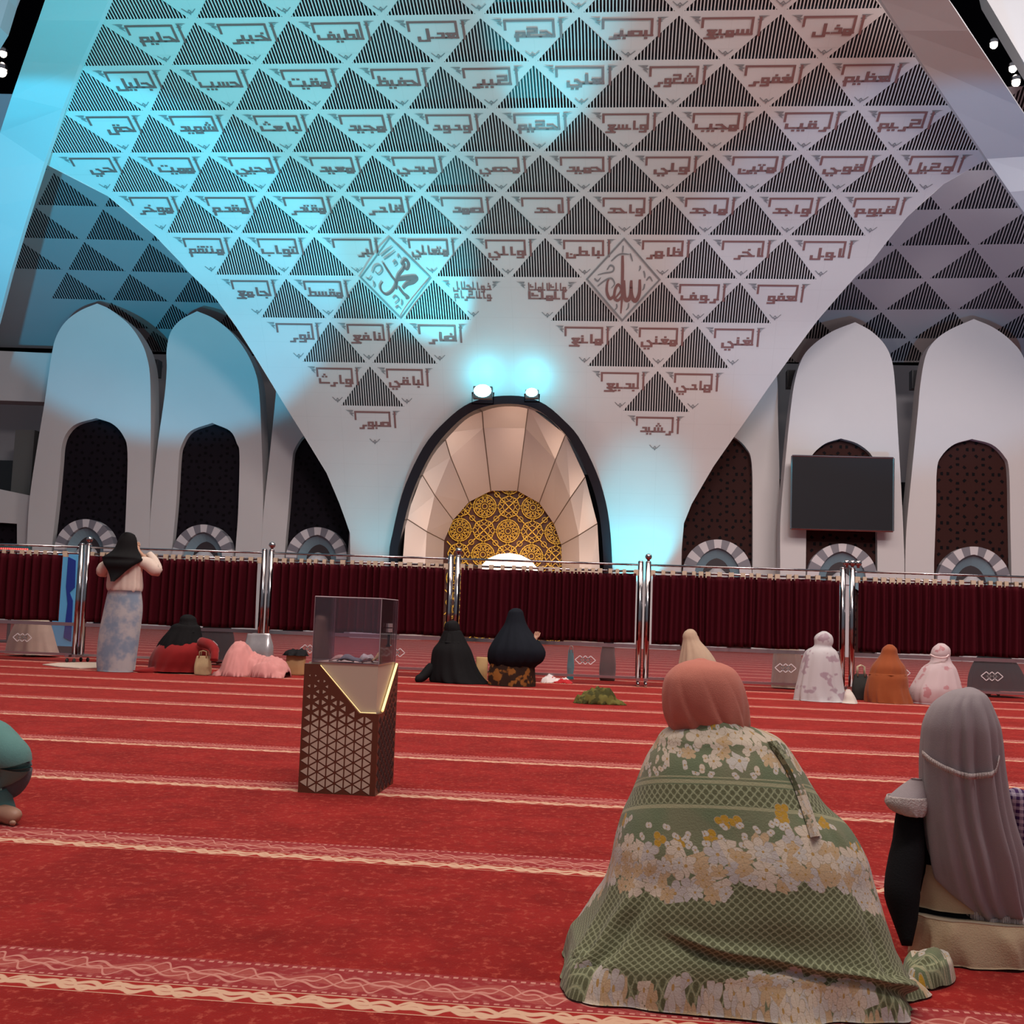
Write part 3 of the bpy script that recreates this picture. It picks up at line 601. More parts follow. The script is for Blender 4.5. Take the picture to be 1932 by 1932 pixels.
# things between the pillars
def wallspeaker(x0, y0, x1, y1, label, Y=37.4):
    a = at(x0, y0, Y); b = at(x1, y1, Y); c = (a+b)/2; t = thing('column_speaker', label, 'speaker', c); mb = MB(); mb.box((0, 0, 0), (abs(b.x-a.x), .4, abs(a.z-b.z))); mb.build('cabinet', mat('grey_speaker', (.09, .09, .10), .5), t)
    mb = MB(); mb.box((0, -.21, 0), (abs(b.x-a.x)*.8, .02, abs(a.z-b.z)*.92)); mb.build('front_mesh', mat('speaker_mesh', (.04, .04, .045), .7), t)
    mb = MB(); mb.box((0, .3, abs(a.z-b.z)*.3), (.1, .3, .1)); mb.build('bracket', MT['brushed'], t)
wallspeaker(1484, 700, 1502, 733, 'grey speaker high in the gap left of the screen pillar'); wallspeaker(1718, 700, 1740, 735, 'grey speaker high in the gap right of the screen pillar'); wallspeaker(289, 680, 300, 712, 'slim grey speaker high in the gap between the two left pillars')
# left gallery
gl = MB(); gl.prism([at(-300, 648, 37.2), at(130, 668, 37.2), at(130, 760, 37.2), at(-300, 745, 37.2)], (0, .8, 0)); o = gl.build('trim_5', MT['plaster']); tag(o, kind='structure')
gl = MB(); gl.prism([at(-300, 905, 36.5), at(0, 923, 36.5), at(62, 936, 36.5), at(60, 1195, 36.5), at(-300, 1190, 36.5)], (0, .3, 0), [[at(-120, 978, 36.5), at(-118, 1060, 36.5), at(32, 1060, 36.5), at(32, 988, 36.5)]])
o = gl.build('wall_left', MT['plaster']); tag(o, kind='structure')
gl = MB(); gl.box((at(-40, 1020, 36.9).x, 36.9, at(0, 1020, 36.9).z), (4, .1, 2)); o = gl.build('window_2', MT['lattice']); tag(o, kind='structure')
gl = MB(); a = at(35, 810, 38.4); b = at(62, 930, 38.4); gl.box(((a.x+b.x)/2, 38.4, 3.4), (b.x-a.x, .4, 6.8)); o = gl.build('trim_6', mat('column_dim', (.16, .15, .14), .6)); tag(o, kind='structure')
# ------------------------------------------------------------------ display screen
t = thing('display_screen', 'large dark switched-off display screen hung on a white pillar', 'screen')
c4 = [at(1495, 860, 33.9), at(1686, 864.5, 33.9), at(1685, 1002, 33.9), at(1493, 997, 33.9)]
mb = MB(); mb.prism([p for p in c4], (0, .25, 0)); mb.build('screen_panel', MT['screen'], t)
ctr = sum(c4, Vector())/4
mb = MB()
for p, q in ((0, 1), (1, 2), (2, 3), (3, 0)): mb.tube([c4[p] + Vector((0, .02, 0)), c4[q] + Vector((0, .02, 0))], .035, 4)
mb.build('screen_frame', MT['brushed'], t)
mb = MB(); mb.box((ctr.x, 34.42, ctr.z), (1.2, .5, .6)); mb.build('wall_bracket', MT['brushed'], t); rebase(t, ctr)
# ------------------------------------------------------------------ prayer niche
def niche():
    t = thing('prayer_niche', 'tall faceted cream prayer niche with a dark curved rim and gold lattice inside', 'prayer niche')
    ro = [(733, 1215), (733.5, 1057), (741, 1005), (758, 934), (781, 877), (808, 830), (842, 793), (875.5, 766), (909, 752.5), (949.5, 746.5), (993, 749), (1030, 764), (1064, 793), (1091, 823), (1118, 874), (1138, 927.5), (1150, 988), (1155.5, 1072), (1158, 1225)]
    rin = [(748, 1215), (749.5, 1058), (757, 1010), (774, 942), (796, 888), (822, 842), (853, 806), (883, 781), (914, 767.5), (950, 762), (989, 764.5), (1022, 778), (1052, 804), (1077, 833), (1103, 881), (1122, 932), (1133.5, 990), (1139, 1072), (1142, 1225)]
    ro = [tuple(p) for p in crom(ro, 3)]; rin = [tuple(p) for p in crom(rin, 3)]
    mb = MB(); n = len(ro); A = [onpanel(*p, .30) for p in ro]; B = [onpanel(*p, .30) for p in rin]; d = Vector((0, .55, 0))
    for l in (A, B):
        for i in (0, -1): l[i].z = 0
    for i in range(n-1):
        mb.quad(A[i], A[i+1], B[i+1], B[i]); mb.quad(A[i], A[i]+d, A[i+1]+d, A[i+1]); mb.quad(B[i], B[i+1], B[i+1]+d, B[i]+d)
    mb.build('rim', mat('rim_dark_stone', (.012, .02, .026), .18), t)
    R0 = [(748, 1212), (766, 978), (796.5, 895.5), (837, 818), (909, 766), (997, 766), (1067, 820), (1104, 900), (1127, 988), (1140, 1218)]
    R1 = [(795, 1206), (805, 1003), (820, 934), (850, 862), (912, 807), (991.6, 808), (1048, 867.6), (1076, 940), (1092, 1010), (1097, 1212)]
    R2 = [(830, 1196), (838, 1020), (855, 981), (885, 947), (926, 926), (976.5, 926), (1017.5, 949), (1045, 988), (1059, 1028), (1064, 1202)]
    P0 = [onpanel(*p, -.05) for p in R0]; P1 = [at(x, y, onpanel(x, y).y + .75) for x, y in R1]; P2 = [at(x, y, 36.6) for x, y in R2]
    for l in (P0, P1, P2):
        for i in (0, -1): l[i].z = 0
    cm = mat('niche_cream_metal', (.60, .56, .54), .36, .15, var=.05, vs=.8); cm2 = mat('niche_metal_shaded', (.47, .42, .41), .36, .15, var=.05, vs=.8); jm = mat('niche_joint', (.10, .07, .05), .5)  # inner facets: same metal, the niche's shade put into a darker colour
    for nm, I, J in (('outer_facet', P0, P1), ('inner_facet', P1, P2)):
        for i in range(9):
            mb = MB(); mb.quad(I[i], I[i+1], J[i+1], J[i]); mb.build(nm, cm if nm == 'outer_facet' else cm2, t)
    mb = MB()
    for i in range(1, 9): mb.tube([P0[i], P1[i], P2[i]], .018, 5)
    mb.build('joint_lines', jm, t)
    # gold lattice at the back
    Yg = 36.75; gb = MB(); g0 = at(958, 1010, Yg)
    gb.quad(*[Vector((p.x, Yg+.12, p.z)) for p in [at(820, 905, Yg), at(1080, 905, Yg)]], Vector((at(1080, 905, Yg).x, Yg+.12, 0)), Vector((at(820, 905, Yg).x, Yg+.12, 0)))
    back = gb.build('lattice_backing', mat('lattice_back_brown', (.085, .020, .005), .5), t)
    mb = MB(); s0 = .86; gx = g0.x; gz = at(958, 1002, Yg).z
    def rib(pts, w, closed=False):
        pts = [np.array(p) for p in pts]; m = len(pts)
        for i in range(m if closed else m-1):
            a = pts[i]; b = pts[(i+1) % m]; d = (b-a)/(np.hypot(*(b-a))+1e-9); nn = np.array((-d[1], d[0]))*w/2; a = a-d*w*.3; b = b+d*w*.3
            q = [a+nn, a-nn, b-nn, b+nn]
            mb.quad(*[Vector((gx+p[0], Yg, gz+p[1])) for p in q]); mb.quad(*[Vector((gx+p[0], Yg+(.06 if k in (2, 3) else 0), gz+p[1])) for k, p in enumerate([q[0], q[3], q[3], q[0]])])
    circ = lambda cx, cz, r, n=24: [(cx+r*math.cos(2*PI*k/n), cz+r*math.sin(2*PI*k/n)) for k in range(n)]
    for i in range(-3, 4):
        for j in range(-5, 3):
            cx, cz = i*s0*.92, j*s0*.92
            if cx*cx > 4.6 or cz > 1.6 or cz + gz < .3: continue
            if (i+j) % 2 == 0:
                rib(circ(cx, cz, .37), .030, True); rib(circ(cx, cz, .31), .016, True); rib(circ(cx, cz, .085, 12), .028, True); rib(circ(cx, cz, .15, 16), .016, True)
                for k in range(12):
                    a = 2*PI*k/12; a2 = 2*PI*(k+.5)/12
                    rib([(cx+.16*math.cos(a), cz+.16*math.sin(a)), (cx+.36*math.cos(a2), cz+.36*math.sin(a2))], .018)
                    rib([(cx+.16*math.cos(a), cz+.16*math.sin(a)), (cx+.36*math.cos(a2-2*PI/12), cz+.36*math.sin(a2-2*PI/12))], .018)
            else:
                rib(circ(cx, cz, .36, 8), .026, True); rib(circ(cx, cz, .20, 8), .016, True)
                for k in range(4):
                    a = PI/4+PI/2*k; rib([(cx, cz), (cx+.56*math.cos(a), cz+.56*math.sin(a))], .030)
                for k in range(8):
                    a = 2*PI*k/8; rib([(cx+.2*math.cos(a), cz+.2*math.sin(a)), (cx+.36*math.cos(a+PI/8), cz+.36*math.sin(a+PI/8))], .016); rib([(cx+.2*math.cos(a), cz+.2*math.sin(a)), (cx+.36*math.cos(a-PI/8), cz+.36*math.sin(a-PI/8))], .016)
            rib(circ(cx+s0*.46, cz+s0*.46, .085, 10), .018, True); rib(circ(cx+s0*.46, cz, .05, 8), .014, True); rib(circ(cx, cz+s0*.46, .05, 8), .014, True)
    mb.build('gold_lattice', mat('lattice_gold', (.86, .52, .05), .4, .15), t)
    rebase(t, (g0.x, 33.9, 0))
niche()
# dome lamp glowing in front of the gold lattice
c = at(960, 1082, 35.3); t = thing('dome_lamp', 'glowing white dome lamp low in front of the gold lattice', 'lamp', (c.x, c.y, 0))
mb = MB(); mb.lathe((0, 0, c.z-.1), [(.95, 0), (.94, .12), (.86, .32), (.66, .54), (.36, .68), (.05, .73)], 28); mb.build('lamp_dome', mat('dome_glow', (1, .9, .8), emit=(1, .66, .50), es=2.6), t, True)
mb = MB(); mb.lathe((0, 0, 0), [(.5, 0), (.5, .08), (.10, .14), (.09, c.z-.25), (.7, c.z-.1)], 20); mb.build('pedestal', MT['brushed'], t)
light('niche_glow_light', 'POINT', (c.x, 34.6, c.z+.9), (0, 0, 0), 40, (1, .62, .42), .5)
light('niche_cove_light', 'AREA', (c.x-.3, 33.6, .6), (c.x-.3, 35.5, 6.0), 52, (1, .86, .74), 2.6, sizey=.8)
# ------------------------------------------------------------------ cyan floodlights
MT['cyanlens'] = mat('flood_lens_cyan', (.6, 1, 1), emit=(.30, .95, 1), es=14)
def floodlight(x, y, Y, w, label, aim, energy, spot, blend, on=True, z0=None):
    p = at(x, y, Y); t = thing('floodlight', label, 'floodlight', p)
    mb = MB(); mb.box((0, .16, -.02), (w*1.25, .2, w*.8)); mb.build('lamp_housing', mat('flood_housing', (.02, .02, .025), .4), t)
    mb = MB(); mb.sphere((0, .04, .02), 1, 16, (w*.58, .07, w*.42)); mb.build('lens', MT['cyanlens'], t, True)
    mb = MB(); mb.tube([(-w*.7, .16, 0), (-w*.7, .2, -w*.75), (w*.7, .2, -w*.75), (w*.7, .16, 0)], .02, 6); mb.build('bracket', MT['black'], t)
    light('floodlight_beam', 'SPOT', p + Vector((0, -.12, .06)), aim, energy, CY, .10, spot, blend); light('floodlight_spill', 'POINT', p + Vector((0, .10, .26)), (0, 0, 0), min(energy, 1800)*.02, CY, .10)
floodlight(910, 738, 31.9, .44, 'larger dazzling cyan floodlight on the left top of the niche rim', onpanel(560, 330), 2300, 84, 1.0)
floodlight(1003, 741, 31.95, .30, 'smaller cyan floodlight on the right top of the niche rim', onpanel(1045, 20), 5200, 20, .8)
# uplights standing on the floor behind the partition (hidden by its curtain)
for loc, aim, e, sp, bl in ((onpanel(1195, 1160, 1.5), onpanel(1205, 1010), 800, 58, .6), (onpanel(705, 1160, 1.6), onpanel(700, 900), 260, 66, .9),
                            ):
    light('uplight_beam', 'SPOT', loc, aim, e, CY, .12, sp, bl)
# ------------------------------------------------------------------ partition of chrome stands with wine curtains
from mathutils.bvhtree import BVHTree
YF = 14.3
def px2x(px, Y=YF): return at(px, 1150, Y).x
def velvet():
    m = mat('wine_velvet', (.052, .002, .006), .8, sheen=.08, bump=.1, bs=90, spec=.1); b = bsdf(m)
    b.inputs['Sheen Tint'].default_value = (.55, .03, .05, 1); b.inputs['Sheen Roughness'].default_value = .22
    return m
MT['velvet'] = velvet()
def emblem(cx, cz, y, parent, w=.255, h=.105):
    mb = MB(); P = lambda a, b: Vector((cx+a*w/2, y, cz+b*h/2))
    for c in (-.52, 0, .52):
        for k in range(4):
            A = [(c-.48, 0), (c, 1), (c+.48, 0), (c, -1)]; p, q = A[k], A[(k+1) % 4]; ribbons2(mb, p, q, .075, P)
    for c in (-.26, .26):
        for k in range(4):
            A = [(c-.24, 0), (c, .5), (c+.24, 0), (c, -.5)]; p, q = A[k], A[(k+1) % 4]; ribbons2(mb, p, q, .06, P)
    return mb.build('etched_emblem', MT['etch'], parent)
def ribbons2(mb, p, q, w, P):
    dx, dy = (q[0]-p[0]), (q[1]-p[1])*.41; d = math.hypot(dx, dy); nx, ny = -dy/d*w/2, dx/d*w/2/.41
    mb.quad(P(p[0]+nx, p[1]+ny), P(p[0]-nx, p[1]-ny), P(q[0]-nx, q[1]-ny), P(q[0]+nx, q[1]+ny))
MT['etch'] = mat('etched_white', (.72, .66, .66), .6)
bnds = [px2x(-205), px2x(153), px2x(500), px2x(854), px2x(1214), px2x(1597), px2x(1985)]
FEN = ['leftmost chrome partition stand, cut by the left edge of the photo', 'chrome partition stand behind the standing woman in the black scarf', 'chrome partition stand behind the donation box', 'chrome partition stand behind the two women in black and navy', 'chrome partition stand behind the woman in the beige hijab', 'rightmost chrome partition stand, behind the seated woman in orange brown']
CUR = ['leftmost dark wine curtain, ending short of its post', 'dark wine curtain behind the standing woman in the black scarf', 'dark wine curtain behind the donation box', 'dark wine curtain behind the two women in black and navy', 'dark wine curtain behind the beige hijab', 'rightmost dark wine curtain, behind the women in orange brown and pale pink']
ball = [0, 1, 1, 1, 1, 1]; rngc = random.Random(3)
def build_part(i):
    xa = bnds[i]+.047; xb = bnds[i+1]-.047
    if i == 5: xa += .02
    t = thing('partition_stand', FEN[i], 'partition', (0, 0, 0), 'chrome partition stands in a row')
    for k, x in enumerate((xa, xb)):
        mb = MB(); mb.tube([(x, YF, .10), (x, YF, 1.53)], .036, 14); mb.lathe((x, YF, 1.53), [(.036, 0), (.034, .012), (.02, .024)], 12); mb.build('post', MT['chrome'], t, True)
        mb = MB(); mb.box((x, YF, .09), (.05, .42, .035)); mb.build('foot', MT['brushed'], t)
        for dy in (-.19, .19):
            mb = MB(); mb.sphere((x, YF+dy, .032), .032, 10, (.6, 1, 1)); mb.build('castor', MT['rubber'] if (i+k) % 2 else MT['chrome'], t, True)
    xs = {0: [], 1: [xa], 2: [xa], 3: [xa], 4: [xa], 5: [xa, xa+.07, xa-.07]}[i]
    for x in xs:
        mb = MB(); mb.lathe((x, YF, 1.545), [(.018, 0), (.018, .02), (.036, .034), (.044, .058), (.036, .084), (.012, .098)], 12); mb.build('ball_finial', MT['chrome'], t, True)
    for nm, z, r in (('top_rail', 1.50, .014), ('curtain_rail', 1.415, .014)):
        mb = MB(); mb.tube([(xa, YF, z), (xb, YF, z)], r, 10); mb.build(nm, MT['chrome'], t, True)
    mb = MB(); mb.box(((xa+xb)/2, YF, .49), (xb-xa, .035, .045)); mb.build('middle_rail', MT['brushed'], t)
    mb = MB(); mb.box(((xa+xb)/2, YF, .10), (xb-xa, .03, .03)); mb.build('bottom_rail', MT['brushed'], t)
    mb = MB(); mb.box(((xa+xb)/2, YF, .29), (xb-xa-.08, .01, .35)); ap = mb.build('clear_panel', MT['acrylic_low'], t)
    for f in (.245, .715): emblem(xa+(xb-xa)*f, .295, YF-.012, ap)
    rebase(t, ((xa+xb)/2, YF, 0))
    # curtain hangs from the rail
    ca = xa+.040; cb = xb-.038
    if i == 0: cb = px2x(119)
    xs = [ca+.02]
    while xs[-1] < cb-.10: xs.append(xs[-1] + rngc.choice([.085, .10, .115, .125, .14]))
    xs = [ca+.02+(x-ca-.02)*(cb-ca-.04)/(xs[-1]-ca-.02) for x in xs]; V = []; F_ = []; NX = 6; NZ = 14; cols = []
    for a, b in zip(xs, xs[1:]):
        for k in range(NX): cols.append((a+(b-a)*k/NX, k/NX, (a+b)/2))
    cols.append((xs[-1], 0, xs[-1]))
    ph = [rngc.uniform(-1, 1) for _ in range(50)]
    for j in range(NZ+1):
        s = j/NZ; z = 1.385 - s*(1.385-.525)
        for q, (x, f, c) in enumerate(cols):
            fold = math.cos(2*PI*f)                    # crest at each loop
            tt = abs(2*f-1)**1.35; y = .075-.135*tt; g_ = q/NX; k_ = int(g_); dx = .022*s*s*(ph[k_ % 50]+(ph[(k_+1) % 50]-ph[k_ % 50])*(g_-k_))
            V.append((x+dx*(1 if 0 < q < len(cols)-1 else 0), y, z + .004*math.sin(x*9)))
    n = len(cols)
    for j in range(NZ):
        for q in range(n-1): F_.append((j*n+q, (j+1)*n+q, (j+1)*n+q+1, j*n+q+1))
    ct = thing('curtain', CUR[i], 'curtain', (0, YF-.03, 0), 'wine curtains on the partition'); cloth = mesh('curtain_cloth', V, F_, MT['velvet'], ct, True)
    sm = cloth.modifiers.new('thickness', 'SOLIDIFY'); sm.thickness = .004
    lm = None
    for x in xs:
        w = rngc.choice([.045, .055, .06])
        if lm is None:
            mb = MB(); mb.box((0, 0, 0), (.055, .05, .075)); o = mb.build('rail_loop', MT['cream_loop'], ct); lm = o
        else: o = lm.copy(); COL.objects.link(o); o.parent = ct
        o.location = (x, .03, 1.402); o.scale = (w/.055, 1, 1)
for i in range(6): build_part(i)
# blue banner seen past the end of the first curtain
c = at(130, 1100, 16.4); t = thing('banner', 'bright blue standing banner seen through the gap beside the leftmost curtain', 'banner', (c.x, 16.4, 0))
mb = MB(); mb.box((0, 0, .82), (.42, .03, 1.4)); mb.build('banner_sheet', mat('banner_blue', (.10, .36, .62), .5), t)
mb = MB(); mb.prism([(-.06+.17*a, -.03, z) for a, z in ((.2, 1.45), (.9, 1.4), (1.0, 1.0), (.55, .92), (.9, .8), (1.0, .2), (.3, .25), (.45, .75), (.2, 1.0))], (0, .012, 0)); mb.build('printed_figure', mat('banner_dark_blue', (.01, .03, .22), .5), t)
mb = MB(); mb.box((0, 0, .06), (.46, .3, .12)); mb.build('banner_foot', MT['rubber'], t)
c = at(28, 1036, 20); t = thing('led_sign', 'dark sign strip with a red lit row behind the leftmost curtain', 'sign', (c.x, 20, 0))
mb = MB(); mb.box((0, 0, c.z), (.62, .08, .12)); mb.build('sign_case', MT['rubber'], t)
mb = MB()
for k in range(14): mb.box((-.28+k*.042, -.045, c.z+.0), (.022, .01, .03))
mb.build('red_lights', mat('red_led', (.8, .02, .02), emit=(1, .05, .04), es=3), t)
mb = MB(); mb.tube([(0, 0, .02), (0, 0, c.z-.05)], .03, 8); mb.box((0, 0, .02), (.4, .4, .04)); mb.build('sign_stand', MT['rubber'], t)

# ------------------------------------------------------------------ donation box
def donation():
    t = thing('donation_box', 'brown perforated donation box with a clear acrylic top on the red carpet', 'donation box')
    xl, xr, yf, yb = -1.356, -1.019, 4.887, 5.284; h = at(575, 1252, yf).z; zc = at(700, 1347, yf).z; th = .012
    wood = mat('dark_brown_laminate', (.13, .036, .015), .45, var=.10, vs=20); cream = mat('cream_core', (.60, .49, .36), .5); hole = mat('perforation_shade', (.035, .012, .008), .7)
    xa = at(677, 1346, yf).x; xb = at(602, 1253.6, yf).x
    mf = MB(); mf.prism([(xl, yf, 0), (xr, yf, 0), (xr, yf, zc), (xa, yf, zc), (xb, yf, h), (xl, yf, h)], (0, th, 0))
    ym = yf+(yb-yf)*.24; yt = yf+(yb-yf)*.96
    ms = MB(); ms.prism([(xr, yf+th, 0), (xr, yb, 0), (xr, yb, h), (xr, yt, h), (xr, ym, zc), (xr, yf+th, zc)], (-th, 0, 0))
    mb = MB(); mb.box((xl+th/2, (yf+yb)/2+th/2, h/2), (th, yb-yf-th, h)); mb.build('side_panel', wood, t)
    mb = MB(); mb.box(((xl+xr)/2, yb-th/2, h/2), (xr-xl-2*th, th, h)); mb.build('back_panel', wood, t)
    mb = MB(); mb.box(((xl+xr)/2, (yf+yb)/2, h/2+.01), (xr-xl-2*th-.006, yb-yf-2*th-.006, h-.02)); mb.build('core', cream, t)
    mb = MB(); mb.box(((xl+xr)/2, (yf+yb)/2, h+.004), (xr-xl-.03, yb-yf-.03, .008)); mb.build('top_board', cream, t)
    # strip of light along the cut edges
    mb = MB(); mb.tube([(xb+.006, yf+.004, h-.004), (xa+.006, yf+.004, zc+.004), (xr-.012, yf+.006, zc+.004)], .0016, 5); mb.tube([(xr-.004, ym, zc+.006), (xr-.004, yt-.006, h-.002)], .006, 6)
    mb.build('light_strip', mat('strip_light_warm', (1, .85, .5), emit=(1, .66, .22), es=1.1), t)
    def perf(plane, m, nm, mb):
        mb.k = 1; a = .0455; hx = a*math.sqrt(3)/2
        L = (xr-xl) if plane == 'f' else (yb-yf)
        for c in range(int(L/hx)+1):
            for r in range(26):
                for d in (0, 1):
                    x0 = c*hx; zo = (c % 2)*a/2
                    if d == 0: tri = [(x0, r*a/2*2+zo), (x0, r*a+a+zo), (x0+hx, r*a+a/2+zo)]
                    else: tri = [(x0+hx, r*a+a/2+zo), (x0+hx, r*a-a/2+zo), (x0, r*a+zo)]
                    cx = sum(p[0] for p in tri)/3; cz = sum(p[1] for p in tri)/3
                    if not (.014 < cx < L-.022 and .012 < cz < h-.03): continue
                    f = .76 if cz < .27 else max(.14, .76-(cz-.27)/(h-.27)*.72)
                    if plane == 'f':
                        lim = zc-.012 if xl+cx > xa-.02 else zc+(h-zc)*(xa-.03-(xl+cx))/(xa-xb)
                    else: lim = zc-.012 if cx < ym-yf+.02 else zc-.012+(h-zc)*(cx-(ym-yf)-.03)/(yt-ym)
                    if cz > lim: continue
                    P = [(cx+(p[0]-cx)*f, cz+(p[1]-cz)*f) for p in tri]
                    if plane == 'f': mb.prism([(xl+p[0], yf-.0012, p[1]) for p in P], (0, .006, 0))
                    else: mb.prism([(xr+.0012, yf+p[0], p[1]) for p in P], (-.006, 0, 0))
        mb.build(nm, [wood, m], t)
    perf('f', cream, 'front_panel', mf); perf('s', hole, 'side_panel', ms)
    # acrylic case
    ax, bx, ay, by, z0, z1 = xl+.029, xr-.013, yf+.014, yb-.014, h+.008, at(593, 1125, yf).z; w = .005
    mb = MB()
    for p in ((ax, ay, bx, ay), (ax, by, bx, by)): mb.box(((p[0]+p[2])/2, p[1], (z0+z1)/2), (bx-ax, w, z1-z0))
    for x in (ax, bx): mb.box((x, (ay+by)/2, (z0+z1)/2), (w, by-ay-w, z1-z0))
    mb.box(((ax+bx)/2, (ay+by)/2, z1), (bx-ax, by-ay, w)); case = mb.build('acrylic_case', MT['acrylic'], t)
    mb = MB(); e = mat('acrylic_edge', (.55, .45, .46), .3); r = .0022
    for x in (ax, bx):
        for y in (ay, by): mb.tube([(x, y, z0), (x, y, z1)], r, 5)
    for z in (z0, z1):
        for p, q in (((ax, ay), (bx, ay)), ((bx, ay), (bx, by)), ((bx, by), (ax, by)), ((ax, by), (ax, ay))): mb.tube([(*p, z), (*q, z)], r, 5)
    mb.build('glued_edge', e, case)
    p = at(730, 1189, (ay+by)/2); mb = MB()
    for dz in (0, .022):
        for dy in (-.02, .02): mb.box((bx+.006, (ay+by)/2+dy, p.z+dz), (.008, .026, .017))
    mb.build('latch', mat('latch_steel', (.62, .56, .56), .35, .6), t)
    mb = MB(); mb.box((bx+.006, (ay+by)/2, p.z-.045), (.006, .010, .05)); mb.tube([(bx+.008, (ay+by)/2-.012, p.z-.07), (bx+.008, (ay+by)/2+.012, p.z-.07)], .006, 6); mb.build('padlock', MT['chrome'], t)
    rebase(t, ((xl+xr)/2, (yf+yb)/2, 0))
    return (ax, bx, ay, by, z0)
AX = donation()
def banknote(x, y, w, d, hgt, col, label, seed, rz=0.0):
    r = random.Random(seed); V = []; n = 9; F_ = []
    for i in range(n):
        for j in range(n):
            a = i/(n-1)-.5; b = j/(n-1)-.5; z = hgt*(1-4*a*a*.9)*(1-2.4*b*b)*(.75+.25*math.cos(7*a+seed)) + r.uniform(0, .004)
            V.append(Vector((a*w*math.cos(rz)-b*d*math.sin(rz), a*w*math.sin(rz)+b*d*math.cos(rz), max(.0015, z))))
    for i in range(n-1):
        for j in range(n-1): F_.append((i*n+j, (i+1)*n+j, (i+1)*n+j+1, i*n+j+1))
    o = mesh('banknote', V, F_, mat('note_'+str(seed), col, .7, var=.25, vs=60), None, True); o.location = (x, y, AX[4]+.001)
    m = o.modifiers.new('paper', 'SOLIDIFY'); m.thickness = .001; m.offset = 1
    tag(o, label, 'banknote', 'banknotes inside the donation box')
banknote(-1.225, 5.02, .11, .07, .030, (.46, .30, .24), 'pinkish folded banknote at the left of the heap inside the acrylic box', 1, .2)
banknote(-1.175, 4.98, .11, .07, .042, (.25, .30, .33), 'blue-grey crumpled banknote in the middle of the acrylic box', 2, -.1)
banknote(-1.128, 5.10, .07, .06, .052, (.50, .50, .46), 'pale folded banknote right behind the blue-grey one in the acrylic box', 3, .5)
banknote(-1.095, 4.96, .05, .06, .026, (.10, .035, .03), 'dark brown banknote beside the yellowish one in the acrylic box', 4, .3)
banknote(-1.075, 5.08, .05, .10, .050, (.62, .46, .22), 'yellowish banknote bundle at the right of the acrylic box', 5, .1)
# ------------------------------------------------------------------ figures
def skin_body(chains, radii, name):
    """one continuous body grown from a jointed skeleton; chains: lists of joint names, radii by joint"""
    J = {}; V = []; E = []; R = []
    def vid(k):
        if k not in J: J[k] = len(V); V.append(radii[k][:3]); R.append(radii[k][3])
        return J[k]
    for c in chains:
        for a, b in zip(c, c[1:]): E.append((vid(a), vid(b)))
    me = bpy.data.meshes.new(name); me.from_pydata(V, E, []); o = link(name, me)
    m = o.modifiers.new('s', 'SKIN'); m.use_smooth_shade = True
    for i, sv in enumerate(me.skin_vertices[0].data): sv.radius = (R[i], R[i]); sv.use_root = (i == 0)
    m2 = o.modifiers.new('d', 'SUBSURF'); m2.levels = 1; m2.render_levels = 1
    dg = bpy.context.evaluated_depsgraph_get(); dg.update(); ev = o.evaluated_get(dg); em = ev.to_mesh()
    V2 = [v.co.copy() for v in em.vertices]; F2 = [tuple(p.vertices) for p in em.polygons]; ev.to_mesh_clear()
    bpy.data.objects.remove(o); return V2, F2
def head_mesh(c, r, pitch=0.0):
    """a head facing +Y: skull, jaw, brow, nose, lips, ears"""
    V = []; F_ = []; n, sg = 18, 28; R = Matrix.Rotation(pitch, 3, 'X')
    g = lambda x, z, cx, cz, w: math.exp(-((x-cx)**2+(z-cz)**2)/w**2)
    for i in range(n+1):
        ph = PI*i/n
        for k in range(sg):
            th = 2*PI*k/sg; x, y, z = math.sin(ph)*math.cos(th), math.sin(ph)*math.sin(th), math.cos(ph)
            jaw = 1-.28*max(0, -z)**1.3; X = x*.78*jaw; Y = y*(.95 if y < 0 else .90); Z = z*1.12
            if y > 0:
                Y += .20*g(x, z, 0, -.12, .12) + .07*g(x, z, 0, .12, .10) - .07*(g(x, z, .32, .10, .13)+g(x, z, -.32, .10, .13)) + .05*g(x, z, 0, -.42, .16) - .03*g(x, z, 0, -.33, .05) + .05*g(x, z, 0, -.75, .2)
            X += math.copysign(.10, x)*math.exp(-((y+.05)**2+(z+.05)**2)/.05)*(abs(x) > .8)
            V.append(Vector(c) + R @ (Vector((X, Y, Z))*r))
    for i in range(n):
        for k in range(sg):
            k2 = (k+1) % sg; F_.append((i*sg+k, (i+1)*sg+k, (i+1)*sg+k2, i*sg+k2))
    return V, F_
def hand(rad, side, w, tip, r, curl, up_):
    """five finger chains rooted in the palm; w wrist point, tip direction of the fingers, up_ back of the hand"""
    w = Vector(w); d = Vector(tip).normalized(); u = Vector(up_).normalized(); s = d.cross(u)*side; ch = []
    rad[f'pm{side}'] = (*(w+d*.055), .019)
    for i, (off, ln) in enumerate(((-.027, .050), (-.009, .058), (.009, .062), (.027, .054))):
        a = w+d*.082+s*off; b = a+d*ln*.55-u*curl*.4*ln; c_ = b+d*ln*.4-u*curl*.8*ln
        for q, p in (('a', a), ('b', b), ('c', c_)): rad[f'f{side}{i}{q}'] = (*p, .0082 if q != 'c' else .0066)
        ch.append([f'pm{side}', f'f{side}{i}a', f'f{side}{i}b', f'f{side}{i}c'])
    a = w+d*.035-s*.032; b = a+d*.028-s*.018-u*.012; rad[f't{side}a'] = (*a, .0105); rad[f't{side}b'] = (*b, .0085); ch.append([f'pm{side}', f't{side}a', f't{side}b'])
    return ch
